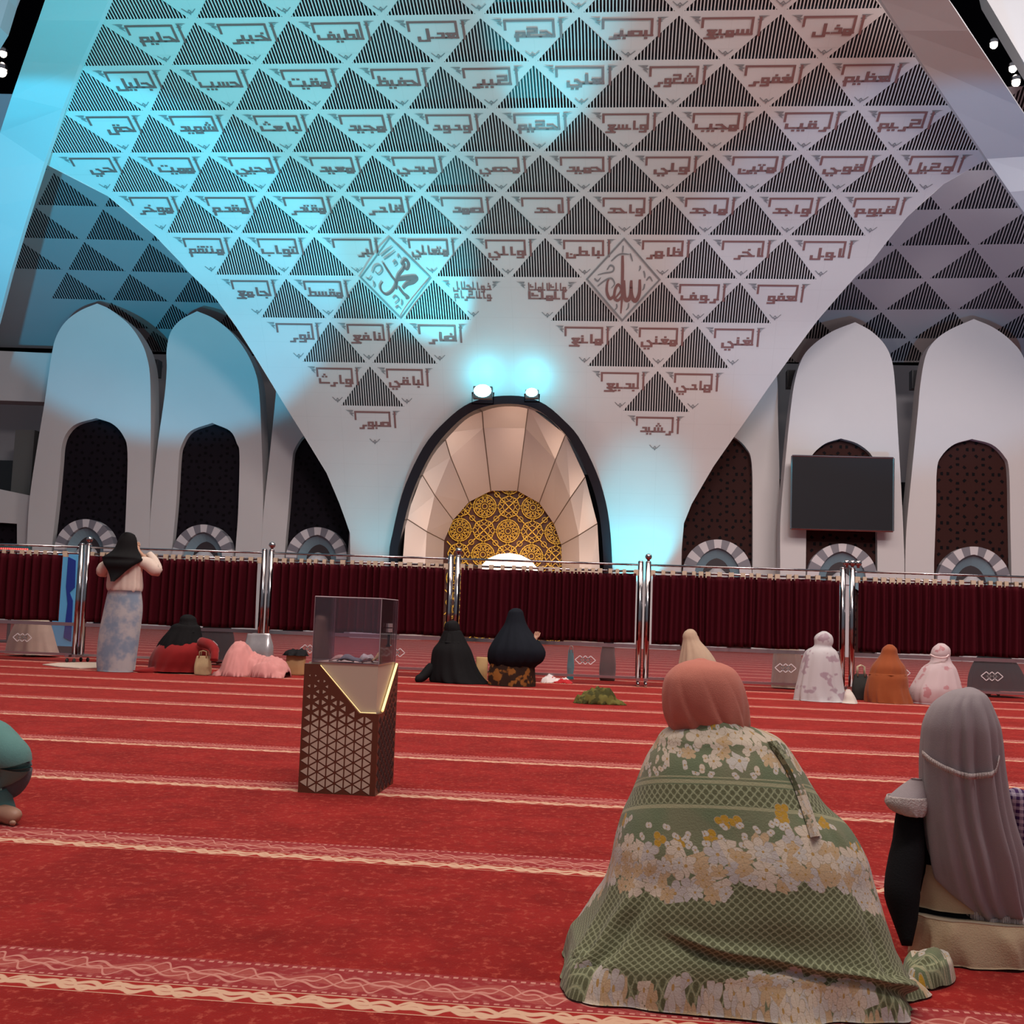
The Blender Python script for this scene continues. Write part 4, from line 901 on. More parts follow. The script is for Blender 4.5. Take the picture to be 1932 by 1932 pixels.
def body_mesh(pose):
    rad = {}; ch = []
    if pose == 'sit':
        P = dict(pelvis=(0, -.02, .15, .13), belly=(0, 0, .28, .115), chest=(0, .01, .42, .12), neckb=(0, .0, .555, .05), neck=(0, .015, .61, .045))
        for s in (1, -1):
            P.update({f'hip{s}': (.085*s, .0, .13, .085), f'knee{s}': (.14*s, .21, .10, .062), f'ank{s}': (.10*s, -.02, .05, .036), f'toe{s}': (.07*s, -.12, .035, .028),
                      f'sh{s}': (.145*s, 0, .50, .05), f'elb{s}': (.175*s, .06, .30, .036), f'wr{s}': (.11*s, .19, .22, .024)})
        w = lambda s: (Vector((.11*s, .19, .22)), Vector((-.15*s, .8, -.25)), Vector((0, .3, 1)))
        hc, hp = (0, .03, .715), -.12
    else:
        P = dict(pelvis=(0, 0, .88, .125), belly=(0, .0, 1.02, .11), chest=(0, 0, 1.18, .12), neckb=(0, 0, 1.32, .05), neck=(0, .01, 1.38, .045))
        for s in (1, -1):
            P.update({f'hip{s}': (.08*s, 0, .83, .085), f'knee{s}': (.085*s, .02, .46, .056), f'ank{s}': (.085*s, -.02, .08, .036), f'toe{s}': (.095*s, .12, .03, .028)})
        P.update({'sh1': (.15, 0, 1.27, .05), 'elb1': (.325, .06, 1.235, .036), 'wr1': (.135, .10, 1.40, .024), 'sh-1': (-.15, 0, 1.27, .05), 'elb-1': (-.27, .08, 1.22, .036), 'wr-1': (-.17, .22, 1.40, .024)})
        w = lambda s: (Vector(P[f'wr{s}'][:3]), Vector((-.35*s, .35, .8)), Vector((.5*s, -.8, .2)))
        hc, hp = (0, .03, 1.49), -.05
    rad.update(P); ch += [['pelvis', 'belly', 'chest', 'neckb', 'neck']]
    for s in (1, -1):
        ch += [['pelvis', f'hip{s}', f'knee{s}', f'ank{s}', f'toe{s}'], ['chest', f'sh{s}', f'elb{s}', f'wr{s}', f'pm{s}']]
        W0, d, u = w(s); ch += hand(rad, s, W0, d, 1, .5, u)
    rad['headc'] = (hc[0], hc[1]-.01, hc[2]-.02, .07); ch.append(['neck', 'headc'])
    V, F_ = skin_body(ch, rad, 'b'); hv, hf = head_mesh(hc, .100, hp); b = len(V)
    V = V+hv; F_ = F_+[tuple(i+b for i in f) for f in hf]
    me = bpy.data.meshes.new('body_'+pose); me.from_pydata(V, [], F_); me.materials.append(MT['skin']); me.polygons.foreach_set('use_smooth', [True]*len(F_)); return me
BODY = {k: body_mesh(k) for k in ('sit', 'stand')}
def body(t, pose, scale, loc=(0, 0, 0), rz=0.0, wid=1.0):
    o = link('body', BODY[pose], t); o.location = loc; o.rotation_euler = (0, 0, rz); o.scale = (scale*wid, scale*wid, scale); return o
def loft(name, K, m, parent, seg=48, NR=30, amp=.03, kf=(5, 9), seed=0, wt=lambda s: s, cap=(True, False), thick=0.0, uvf=None, drift=1.5, crump=0.0, arc=None, ext=None, arc_uv=0):
    """K: key rings (cx, cy, cz, rx, ry, exponent); cloth folds grow with wt(s). arc limits the sweep (open front)"""
    r = random.Random(seed); C = crom(K, max(2, NR//max(1, len(K)-1))); n = len(C); V = []; UV = []; F_ = []
    p = [r.uniform(0, 6.28) for _ in range(6)]; cols = seg+1
    t0, t1 = arc or (0, 2*PI)
    for i, (cx, cy, cz, rx, ry, ex) in enumerate(C):
        s = i/(n-1); w = wt(s)*amp
        for k in range(cols):
            th = t0+(t1-t0)*k/seg; c, sn = math.cos(th), math.sin(th)
            cr = lambda a: 1-2*abs(math.sin(a/2))**.8
            f = 1 + w*(.8*cr(kf[0]*th+p[0]+drift*s+.5*math.sin(2*th+p[3])) + .7*cr(kf[1]*th+p[1]-drift*1.6*s+.6*math.sin(th+p[4])) + .5*math.sin((kf[0]+kf[1])*th+p[2]+3*s))
            if ext: f += ext(((th-1.5*PI+PI) % (2*PI))-PI, s)
            x = math.copysign(abs(c)**ex, c)*rx*f; y = math.copysign(abs(sn)**ex, sn)*ry*f; z = cz
            q = Vector((cx+x, cy+y, max(z, .004)))
            if crump: q += crump*w/amp*noise.noise_vector(Vector((q.x*9+seed, q.y*9, q.z*9)))*Vector((1, 1, .6)).length*.6
            if q.z < .004: q.z = .004
            V.append(q)
            if uvf: UV.append(uvf(th, s, i))
    for i in range(n-1):
        for k in range(seg): F_.append((i*cols+k, (i+1)*cols+k, (i+1)*cols+k+1, i*cols+k+1))
    if cap[0] and not arc: F_.append(tuple(reversed(range(seg))))
    if cap[1] and not arc: F_.append(tuple((n-1)*cols+k for k in range(seg)))
    if arc_uv:                                            # true arc length from the front centre line
        k0 = round(seg*.75)
        for i in range(n):
            R_ = V[i*cols:(i+1)*cols]; L = [0.0]
            for k in range(seg): L.append(L[-1]+(R_[k+1]-R_[k]).length)
            for k in range(cols):
                d = L[k]-L[k0]; d = d+L[-1] if d < -L[-1]/2 else d; UV[i*cols+k] = (d/arc_uv, UV[i*cols+k][1])
    o = mesh(name, V, F_, m, parent, True, uv=UV if uvf else None)
    if thick: q = o.modifiers.new('cloth', 'SOLIDIFY'); q.thickness = thick; q.offset = -1
    return o, (V, F_)
def sil(rows, Y, dr, org, ex=1.0):
    """rings from outline rows (py, xl, xr) seen at distance Y, made relative to org; dr depth ratio (start, end)"""
    K = []; n = len(rows)
    for i, (py, xl, xr) in enumerate(rows):
        a = at(xl, py, Y); b = at(xr, py, Y); s = i/(n-1); rx = abs(b.x-a.x)/2; d = dr[0]+(dr[1]-dr[0])*s
        K.append(((a.x+b.x)/2-org.x, Y-org.y, max((a.z+b.z)/2, .0)-org.z, rx, rx*d, ex))
    return K
def dome(K, k=.35):
    """rounded crown on the first ring"""
    c = K[0]; nx = K[1]; h = c[2]-nx[2]
    return [(c[0], c[1], c[2]+c[3]*.22, .002, .002, 1), (c[0], c[1], c[2]+c[3]*.17, c[3]*.5, c[4]*.5, 1)] + K
def person(label, px, Y, group=None):
    x = at(px, 1180, Y).x; return thing('person', label, 'person', (x, Y, 0), group)
lin = lambda s: s
late = lambda s: max(0, s-.25)/.75
# --- standing woman
Y1 = 12.75; t = person('standing woman in black pointed scarf, cream blouse and pale blue skirt, hands at her head', 225, Y1); O = Vector(t.location)
hx = at(238, 1020, Y1).x - O.x
body(t, 'stand', 1.0, (hx-.02, 0, 0))
skirt = mat('tie_dye_skirt', (.27, .31, .36), .8, sheen=.2); n_ = NT(skirt); f_ = n_.noise(n_.coord(), 5.0, 3, .6); n_.l.new(n_.mix(n_.sstep(f_, .38, .62), (.17, .22, .29), (.37, .35, .35)), bsdf(skirt).inputs['Base Color'])
K = sil([(1114, 205, 266), (1150, 197, 268), (1200, 187, 262), (1245, 183, 256), (1266, 184, 253), (1270, 184, 253)], Y1, (.62, .8), O); loft('skirt', K, skirt, t, 40, 24, .03, (6, 11), 3, lin, (True, True))
blouse = fabric('cream_blouse', (.62, .49, .41), .08)
K = sil([(1050, 222, 258), (1058, 210, 266), (1070, 205, 268), (1095, 203, 268), (1110, 202, 268), (1117, 206, 264), (1119, 212, 258)], Y1, (.55, .62), O); b_, _ = loft('blouse', dome(K), blouse, t, 72, 44, .07, (6, 11), 5, lin, (False, True), crump=.012)
for nm, pts in (('sleeve', [(209, 1066), (197, 1071), (192, 1078), (203, 1064), (214, 1052)]), ('sleeve', [(262, 1060), (278, 1064), (292, 1076), (285, 1058), (272, 1044)])):
    P = [at(*p, Y1) - O for p in pts]; P = [p + Vector((0, dy, 0)) for p, dy in zip(P, (0, .01, .04, .10, .15))]
    mb = MB(); mb.tube(crom([tuple(p) for p in P], 5), [.060, .064, .070, .074, .076, .078, .078, .078, .078, .076, .072, .068, .064, .060, .056, .052, .050, .047, .044, .042, .040], 14); mb.build(nm, blouse, t, True)
blk = fabric('black_scarf', (.006, .0055, .006), .2); 
K = sil([(1005, 238, 246), (1009, 230, 254), (1020, 224, 258), (1034, 218, 259), (1044, 208, 264), (1052, 198, 270), (1056, 197, 272), (1066, 205, 262), (1078, 213, 248), (1090, 219, 236), (1098, 222, 228)], Y1-.03, (1.0, .3), O)
K = [(a, b-.02*max(0, i-6), c, d, max(e, .07) if i < 8 else .03, 1) for i, (a, b, c, d, e, g) in enumerate(K)]
K = [(a, b - (.10 if i >= 7 else (.04 if i > 4 else 0)), c, d, e, g) for i, (a, b, c, d, e, g) in enumerate(K)]
loft('hijab', dome(K), blk, t, 36, 33, .03, (5, 7), 2, lin, (False, True))
# --- robes and veils of the women sitting far off
def sitter(label, px, Y, parts, scale, rz=0.0, bloc=(0, 0, 0), wid=.86):
    """parts: (name, rows, material, dr, amp, capped crown)"""
    t = person(label, px, Y); O = Vector(t.location); zt = max(at(r[1], r[0], Y).z for _p in parts for r in _p[1][:1]); bd = body(t, 'sit', zt/.885, bloc, rz, wid)
    for i, (nm, rows, m, dr, amp, crown) in enumerate(parts):
        K = sil(rows, Y, dr, O); loft(nm, dome(K) if crown else K, m, t, 72, 40, amp*1.7, (5, 9) if i % 2 == 0 else (7, 12), int(px)+i, late, (False, True))
    return t, O
def floral(name, base, spot, sc, lo=.56, hi=.62):
    m = fabric(name, base, .06); n = NT(m); f = n.noise(n.coord(), sc, 2.5, .55); n.l.new(n.mix(n.sstep(f, lo, hi), base, spot), bsdf(m).inputs['Base Color']); return m
wh = floral('white_prayer_cloth', (.47, .43, .43), (.33, .24, .27), 7.0)
pw = floral('pink_white_prayer_cloth', (.50, .38, .38), (.42, .20, .21), 8.0, .6, .66)
ob = fabric('orange_brown_cloth', (.26, .060, .016), .10); bg_ = fabric('beige_hijab', (.42, .29, .20), .10); navy = fabric('navy_black_cloth', (.005, .007, .012), .25); blk2 = fabric('black_robe', (.0055, .005, .0055), .25)
t, O = sitter('kneeling woman in a white mauve-flowered prayer veil, left of the orange brown one', 1555, 12.9, [('veil', [(1192, 1549, 1561), (1198, 1540, 1569), (1205, 1536, 1572), (1213, 1536.5, 1572), (1220, 1535, 1570), (1229, 1521, 1580), (1249, 1513, 1586), (1282, 1506, 1591), (1304, 1501, 1595), (1320, 1499, 1603), (1328, 1498, 1612)], wh, (.95, .85), .035, True)], 1.02)
mb = MB(); loft('veil_train', [tuple(at(1600, 1300, 12.8)-O) + (.02, .02, 1), tuple(at(1602, 1310, 12.72)-O) + (.05, .06, 1), tuple(at(1604, 1322, 12.7)-O) + (.075, .09, 1), tuple(Vector((at(1603, 1326, 12.66).x, 12.66, .0))-O) + (.085, .10, 1)], floral('cream_train', (.52, .44, .38), (.5, .38, .36), 7), t, 24, 12, .08, (4, 7), 5, lin, (True, True))
sitter('kneeling woman wrapped in orange brown cloth, between two women in pale veils', 1679, 13.1, [('veil', [(1217, 1673, 1685), (1224, 1665, 1692), (1235, 1661, 1694), (1244, 1655, 1698), (1258, 1644, 1708), (1273, 1639, 1711)], ob, (.95, .8), .02, True), ('robe', [(1270, 1641, 1709), (1280, 1637, 1713), (1297, 1633, 1714), (1312, 1632, 1718), (1326, 1633, 1722)], ob, (.78, .85), .035, False)], .88)
t, O = sitter('kneeling woman in a pale pink prayer veil, right of the woman in orange brown', 1770, 13.2, [('veil', [(1215, 1769, 1783), (1223, 1760, 1792), (1234, 1756, 1793), (1240, 1757, 1792), (1250, 1754, 1796), (1261, 1740, 1804), (1285, 1726, 1812), (1302, 1717, 1816), (1318, 1717, 1812), (1331, 1720, 1806)], pw, (.95, .82), .03, True)], .93)
mb = MB(); kk = [at(x, y, 13.2-.15)-O for x, y in ((1757, 1235), (1764, 1239), (1774, 1241), (1785, 1240), (1792, 1236))]; mb.tube(crom([tuple(p + Vector((0, .045 if i in (0, 4) else 0, 0))) for i, p in enumerate(kk)], 4), .009, 6); mb.build('head_band', fabric('band_pink', (.66, .50, .48)), t, True)
sitter('seated woman in a long beige hijab, half hidden behind the salmon headscarf', 1312, 13.0, [('hijab', [(1188, 1297, 1309), (1193, 1291, 1314), (1200, 1288, 1317), (1209, 1288, 1322), (1226, 1285, 1338), (1246, 1281, 1352), (1270, 1277, 1360), (1300, 1272, 1366), (1324, 1268, 1368)], bg_, (.95, .8), .045, True)], 1.0)
t, O = sitter('seated woman in a black robe, face turned right, left of the woman in navy', 866, 13.4, [('robe', [(1190, 838, 870), (1197, 834, 874), (1212, 827, 881), (1228, 816, 889), (1256, 813, 899), (1275, 811, 911), (1285, 812, 921), (1291, 815, 925)], blk2, (.8, .75), .04, True), ('hijab', [(1172, 847, 861), (1176, 840, 865), (1184, 838, 867.5), (1192, 838.5, 868), (1199, 834, 872), (1212, 828, 878)], blk2, (1.0, .9), .03, True)], .985, -1.25, (-.085, 0, 0))
b_ = MB(); P = [at(x, y, Yq)-O for x, y, Yq in ((815, 1256, 13.35), (806, 1268, 13.3), (797, 1277, 13.25), (788, 1282, 13.2), (785, 1284, 13.2))]
b_.tube(crom([tuple(max(0.02, c) if k == 2 else c for k, c in enumerate(p)) for p in P], 4), [.05, .055, .06, .06, .06, .06, .058, .056, .054, .05, .05, .048, .045, .04, .035, .03, .02], 10); b_.build('robe_tail', blk2, t, True)
batik = floral('brown_batik', (.030, .014, .008), (.26, .10, .02), 9.0, .52, .6)
t, O = sitter('kneeling woman in a long navy hijab over a brown batik skirt, one hand raised', 968, 13.25, [('skirt', [(1244, 930, 1005), (1258, 924, 1009), (1275, 920, 1009), (1296, 920, 1008)], batik, (.7, .75), .03, False), ('hijab', [(1149, 966, 982), (1154, 960, 987), (1162, 957, 989), (1177, 952, 994), (1191, 943, 1003), (1210, 931, 1020), (1228, 922, 1031), (1245, 921, 1026), (1254, 925, 1014), (1259, 929, 1008)], navy, (.95, .72), .035, True)], 1.09)
mb = MB(); p = at(984, 1233.5, 13.25)-O; mb.box((p.x, -.245, p.z), (.075, .012, .024)); mb.build('teal_tag', mat('teal_tag', (.02, .28, .26), .5), t)
p = at(1012, 1203, 13.15)-O; rd = {}; rd['w'] = (p.x-.02, p.y+.03, p.z-.06, .02); ch = [['w', 'pm1']] + hand(rd, 1, (p.x-.02, p.y+.03, p.z-.06), (.25, .1, 1), 1, .3, (0, -1, .2)); V, F_ = skin_body(ch, rd, 'h'); mesh('hand', V, F_, MT['skin'], t, True)
mb = MB(); mb.tube([(p.x-.13, p.y+.12, p.z-.25), (p.x-.08, p.y+.06, p.z-.14), (p.x-.02, p.y+.03, p.z-.05)], [.055, .05, .038], 12); mb.build('sleeve', navy, t, True)
# woman bowed in black top and red skirt
redc = fabric('red_cloth', (.23, .010, .010), .15)
t, O = sitter('woman bent forward in a black top and spread red skirt, right of the standing woman', 338, 13.0, [('skirt', [(1205, 322, 372), (1215, 306, 390), (1228, 293, 398), (1245, 286, 392), (1258, 284, 384), (1266, 281, 380)], redc, (.7, .8), .035, False), ('top', [(1180, 327, 376), (1190, 320, 379), (1200, 312, 381), (1212, 304, 384), (1224, 298, 384)], blk2, (.75, .8), .03, True), ('scarf', [(1161, 346, 363), (1166, 341, 369), (1174, 339, 371), (1183, 334, 375), (1192, 327, 378)], blk2, (1, .9), .02, True)], .82, 0, (.095, 0, 0))
P = [at(x, y, Yq)-O for x, y, Yq in ((380, 1212, 12.85), (394, 1216, 12.75), (403, 1224, 12.7), (405, 1234, 12.65), (404, 1246, 12.62))]; b_ = MB(); b_.tube(crom([tuple(p) for p in P], 4), [.06]*5+[.055]*6+[.045]*6, 12); b_.build('sleeve', redc, t, True)
P = [Vector((at(x, 1262, 12.8).x, Yq, .02))-O for x, Yq in ((292, 12.85), (275, 12.75), (258, 12.7))]; b_ = MB(); b_.tube([tuple(p) for p in P], [.06, .03, .006], 8); b_.build('skirt_tail', redc, t, True)
# pink figure bowed to the floor: one draped sheet over bumps
def drape(name, x0, x1, y0, y1, bumps, m, parent, nx=56, ny=44, fold=.012, seed=0, edge=.06, org=(0, 0)):
    V = []; F_ = []; ok = {}
    def hgt(x, y):
        h = 0
        for bx, by, rx, ry, bh, pw_ in bumps: h = max(h, bh*max(0, 1-(((x-bx)/rx)**2+((y-by)/ry)**2))**pw_)
        return h
    for i in range(nx+1):
        for j in range(ny+1):
            x = x0+(x1-x0)*i/nx; y = y0+(y1-y0)*j/ny; h = hgt(x, y)
            nz = noise.noise(Vector((x*16+seed, y*16, 0)))*fold*1.6+noise.noise(Vector((x*34, y*20+seed, 1)))*fold
            ok[i, j] = h > .004; V.append((x-org[0], y-org[1], max(.004, h+nz*min(1, h*18+.15) if h > .004 else .004)))
    for i in range(nx):
        for j in range(ny):
            q = ((i, j), (i+1, j), (i+1, j+1), (i, j+1))
            if any(ok[c] for c in q): F_.append(tuple(a*(ny+1)+b for a, b in q))
    used = sorted({i for f in F_ for i in f}); mp = {o: k for k, o in enumerate(used)}
    o = mesh(name, [V[i] for i in used], [tuple(mp[i] for i in f) for f in F_], m, parent, True)
    s = o.modifiers.new('cloth', 'SOLIDIFY'); s.thickness = .004; s.offset = -1; return o
pink = fabric('pink_prayer_cloth', (.58, .24, .22), .08)
Yp = 13.0; xa = at(452, 1240, Yp).x; t = thing('person', 'figure bowed to the floor under a salmon pink prayer cloth, left of the paper bag', 'person', (xa, Yp, 0))
XP = lambda px: at(px, 1260, Yp).x
drape('prayer_cloth', XP(408), XP(545), Yp-.32, Yp+.45, [(xa, Yp, .215, .30, .40, .75), (XP(508), Yp+.02, .24, .30, .23, .42), (XP(478), Yp+.05, .2, .25, .26, .5), (XP(425), Yp-.12, .10, .14, .06, .5), (XP(532), Yp-.05, .10, .2, .10, .5)], pink, t, 70, 50, .016, 4, org=(xa, Yp))
b_ = body(t, 'sit', .48, (.02, -.16, .115), 0, 1.0); b_.rotation_euler = (-1.5, 0, 0)
# people seen only through the clear panels
bhd = fabric('cream_robe', (.46, .37, .30), .15)
sitter('figure in a pale robe seated behind the leftmost clear panel', 62, 15.4, [('robe', [(1135, 54, 70), (1142, 46, 79), (1158, 44, 82), (1172, 36, 92), (1190, 28, 99), (1212, 21, 105), (1234, 16, 112)], bhd, (.95, .8), .04, True)], .86)
sitter('figure in a beige prayer robe seated behind the clear panel left of the white veil', 1486, 15.2, [('robe', [(1195, 1478, 1494), (1202, 1470, 1502), (1218, 1468, 1504), (1232, 1460, 1511), (1262, 1457, 1515), (1284, 1454, 1518), (1297, 1453, 1520)], bhd, (.95, .8), .05, True)], .84)
sitter('dark figure seated behind the clear panel right of the woman in the red skirt', 410, 15.2, [('robe', [(1160, 402, 418), (1168, 394, 427), (1182, 385, 435), (1200, 378, 441), (1222, 378, 441), (1236, 390, 432), (1250, 396, 428)], blk2, (.95, .8), .03, True)], .84)
sitter('dark figure seated behind the rightmost clear panel', 1872, 15.4, [('robe', [(1208, 1864, 1882), (1216, 1856, 1892), (1232, 1850, 1898), (1250, 1838, 1918), (1275, 1828, 1932), (1302, 1826, 1936)], fabric('dark_green_robe', (.012, .022, .024), .2), (.95, .8), .03, True)], .80)
# ------------------------------------------------------------------ woman in the green batik shawl
def batik_mat():
    m = fabric('green_batik', (.2, .22, .13), 0, rough=.75, sheen=.15); n = NT(m); b = bsdf(m)
    uv = n.uv(); u, v, _ = n.xyz(uv)                      # u: tenths of arc, v: cloth rows, both in the same unit
    arch = n.m('MULTIPLY', n.m('MULTIPLY', u, u), .055); v2 = n.m('SUBTRACT', v, n.m('MULTIPLY', arch, 1.0))
    AND = lambda a, c: n.m('MULTIPLY', a, c)
    OR = lambda a, c: n.m('MAXIMUM', a, c)
    inr = lambda x, lo, hi: AND(n.m('GREATER_THAN', x, lo), n.m('LESS_THAN', x, hi))
    SAGE, OLIVE, LINE = (.135, .165, .085), (.105, .105, .048), (.31, .31, .17)
    col = n.mix(n.sstep(n.noise(uv, 1.2, 2), .35, .65), SAGE, (.175, .175, .095))
    P = .15; p = n.m('DIVIDE', n.m('ADD', u, v2), P); q = n.m('DIVIDE', n.m('SUBTRACT', u, v2), P)
    fp = n.m('SUBTRACT', n.m('FRACT', n.m('ADD', p, 200)), .5); fq = n.m('SUBTRACT', n.m('FRACT', n.m('ADD', q, 200)), .5)
    rad = n.m('SQRT', n.m('ADD', n.m('MULTIPLY', fp, fp), n.m('MULTIPLY', fq, fq)))
    edge = n.m('MAXIMUM', n.m('ABSOLUTE', fp), n.m('ABSOLUTE', fq))
    lat = n.mix(n.sstep(rad, .43, .36), (.20, .215, .12), OLIVE); lat = n.mix(n.sstep(edge, .42, .46), lat, LINE)
    zig = n.m('MULTIPLY', n.m('SINE', n.m('MULTIPLY', u, 1.55)), .18)
    v3 = n.m('ADD', v2, zig)
    inlat = OR(inr(v2, 14.66, 14.98), inr(v3, 16.25, 18.45)); col = n.mix(inlat, col, lat)
    ln = OR(inr(v2, 14.58, 14.64), inr(v2, 14.99, 15.05)); ln = OR(ln, inr(v2, 14.52, 14.545)); col = n.mix(ln, col, (.32, .30, .17))
    def sprig(col, size, off, lo, hi, cols, petals, cov, vv, R0=.62):
        ve = n.vec(n.m('ADD', n.m('DIVIDE', u, size), off), n.m('ADD', n.m('DIVIDE', v2, size), off*1.7))
        vo = n.node('ShaderNodeTexVoronoi', voronoi_dimensions='2D', feature='F1'); n.l.new(ve, vo.inputs['Vector']); vo.inputs['Scale'].default_value = 1; vo.inputs['Randomness'].default_value = .85
        px_, py_, _z = n.xyz(vo.outputs['Position']); ex, ey, _z = n.xyz(ve); cr, cg, cb = n.xyz(vo.outputs['Color'])
        dx = n.m('SUBTRACT', ex, px_); dy = n.m('SUBTRACT', ey, py_); an = n.m('ADD', n.m('ARCTAN2', dy, dx), n.m('MULTIPLY', cr, 6.0)); d = vo.outputs['Distance']
        pet = n.m('ABSOLUTE', n.m('COSINE', n.m('MULTIPLY', an, petals/2))); rr = n.m('ADD', R0*.55, n.m('MULTIPLY', pet, R0*.45))
        cv = n.m('MULTIPLY', n.m('SUBTRACT', py_, off*1.7), size); cu = n.m('MULTIPLY', n.m('SUBTRACT', px_, off), size)
        if vv: cv = n.m('ADD', cv, n.m('MULTIPLY', n.m('SINE', n.m('MULTIPLY', cu, 1.55)), .18))
        msk = AND(AND(n.m('LESS_THAN', d, rr), inr(cv, lo, hi)), n.m('LESS_THAN', cb, cov))
        c = n.mix(n.m('GREATER_THAN', cg, .52), cols[0], cols[1])
        c = n.mix(n.m('MULTIPLY', n.sstep(pet, .30, .12), .45), c, (.30, .23, .12))                      # gaps between petals
        c = n.mix(n.sstep(n.m('ABSOLUTE', n.m('SUBTRACT', d, n.m('MULTIPLY', rr, .97))), .035, .015), c, (.36, .28, .18))
        c = n.mix(n.m('LESS_THAN', d, .09), c, (.42, .25, .08))
        return n.mix(msk, col, c)
    CR, PE, GR, MU, WH = (.58, .47, .36), (.50, .34, .19), (.46, .40, .36), (.44, .24, .02), (.52, .46, .40)
    col = sprig(col, .30, 3.3, 15.15, 15.55, (MU, MU), 3, .55, True, .5); col = sprig(col, .16, 9.1, 15.2, 15.7, (WH, WH), 2, .5, True, .5); col = sprig(col, .16, 5.1, 13.9, 14.5, (WH, CR), 2, .45, False, .5)
    col = sprig(col, .42, 7.7, 15.72, 16.30, (PE, CR), 7, 1.0, True, .72); col = sprig(col, .34, 1.2, 15.55, 16.42, (CR, GR), 5, .9, True, .74); col = sprig(col, .24, 4.4, 15.75, 16.5, (WH, PE), 6, .7, True, .7)
    col = sprig(col, .34, 2.2, 13.55, 14.38, (CR, WH), 5, .62, False, .72); col = sprig(col, .24, 8.4, 13.7, 14.4, (PE, CR), 6, .5, False, .7)
    col = sprig(col, .34, 6.7, 18.30, 18.85, (PE, GR), 7, 1.0, True, .74); col = sprig(col, .27, 5.9, 18.12, 18.9, (WH, GR), 5, .88, True, .72); col = sprig(col, .2, 0.4, 18.2, 18.95, (CR, PE), 6, .7, True, .7); col = sprig(col, .24, 11.4, 18.7, 19.3, (MU, MU), 3, .5, True, .5)
    n.l.new(col, b.inputs['Base Color']); return m
BAT = batik_mat()
t = person('large seated woman with a salmon headscarf, wrapped in a green flowered batik shawl', 1400, 2.70); O = Vector(t.location)
body(t, 'sit', .80, (at(1335, 1300, 2.75).x-O.x, .065, 0), 0, .82)
RW = [(1356, 1308, 1378, 2.78, 2.79, .075, 1), (1366, 1296, 1408, 2.78, 2.785, .10, 1), (1378, 1262, 1448, 2.78, 2.78, .115, .95), (1391, 1245, 1474, 2.77, 2.77, .125, .95), (1408, 1236, 1490, 2.76, 2.77, .14, .95), (1440, 1218, 1512, 2.74, 2.76, .165, .95), (1506, 1193, 1557, 2.71, 2.745, .20, .95),
      (1551, 1173, 1606, 2.69, 2.73, .215, .92), (1605, 1158, 1640, 2.66, 2.71, .23, .9), (1651, 1150, 1655, 2.64, 2.70, .24, .88), (1700, 1136, 1674, 2.61, 2.69, .25, .82), (1750, 1112, 1696, 2.57, 2.69, .26, .75), (1800, 1090, 1716, 2.52, 2.68, .27, .66), (1838, 1070, 1736, 2.48, 2.675, .275, .58), (1860, 1062, 1748, 2.46, 2.67, .28, .55)]
K = []
for py, xl, xr, Ys, Yc, ry, ex in RW:
    a = at(xl, py, Ys); b = at(xr, py, Ys); K.append(((a.x+b.x)/2-O.x, Yc-O.y, max((a.z+b.z)/2, .004), (b.x-a.x)/2, ry, ex))
K[-1] = K[-1][:2] + (.004,) + K[-1][3:]
NK = len(RW)
def uvf(th, s, i):
    f = s*(NK-1); j = min(int(f), NK-2); py = RW[j][0]+(RW[j+1][0]-RW[j][0])*(f-j); rx = K[j][3]+(K[j+1][3]-K[j][3])*(f-j)
    return ((th-1.5*PI)*.30/.127*(.45+.55*rx/.34), py/100)
def shf(p, s):
    g = lambda d, w: math.exp(-(d/w)**2)
    f = 0
    if -.5 < p < 1.5: k = min(1, (p+.5)/.3)*min(1, (1.5-p)/.3); f += k*(.055*g(s-(.80+.115*(p+.1)), .016) - .035*g(s-(.83+.115*(p+.1)), .02))
    if s > .55: f += min(1, (s-.55)*4)*(.05*g(p+.95+.5*(s-.8), .07) - .06*g(p+.80+.5*(s-.8), .08) + .03*g(p+1.25, .08))
    if s > .25: f += .012*g(p-.95, .06)-.02*g(p-.80-.1*s, .06)
    if s < .3: f += (.03*math.sin(7*p+8*s) + .02*math.sin(13*p-9*s))*g(s-.12, .08)
    if s > .93: f += (s-.93)/.07*(.035+.030*math.sin(8*p+1)+.02*math.sin(17*p))
    return f
shawl, (sv, sf) = loft('batik_shawl', K, BAT, t, 160, 140, .016, (5, 8), 12, lambda s: max(0, s-.55)*2.2+.10, (True, True), uvf=uvf, drift=2.2, crump=.012, ext=shf, arc_uv=.127)
# crumpled lower left corner, right flap and the loose hem folds
def flat_uv(V, ox, oy): return [((p.x*1.0)/.127*1.0+ox, 17.2-p.y/.127*.9+oy) for p in V]
def heap(name, pts, hts, m, parent, org, seed, uv0):
    """a low crumpled flap over a floor outline (px on the floor)"""
    P = [onfloor(*p) for p in pts]; c = sum(P, Vector())/len(P); n = len(P); C = [tuple(q) for q in crom([tuple(q) for q in P+[P[0]]], 6)][:-1]; V = []; NRg = 9
    for k in range(NRg):
        s = 1-k/(NRg-1)*.98
        for i, q in enumerate(C):
            q = Vector(q); p = c + (q-c)*s; h = hts*(1-s**2.2)*(1+.45*noise.noise(Vector((p.x*14+seed, p.y*14, 0)))) + .010*max(0, noise.noise(Vector((p.x*38, p.y*30+seed, 2))))
            V.append(Vector((p.x, p.y, .004+max(0, h)+(.018 if 0 < k < 3 else 0)))-org)
    m_ = len(C); F_ = [(k*m_+i, k*m_+(i+1) % m_, (k+1)*m_+(i+1) % m_, (k+1)*m_+i) for k in range(NRg-1) for i in range(m_)] + [tuple((NRg-1)*m_+i for i in range(m_))]
    return mesh(name, V, F_, m, parent, True, uv=flat_uv(V, *uv0))
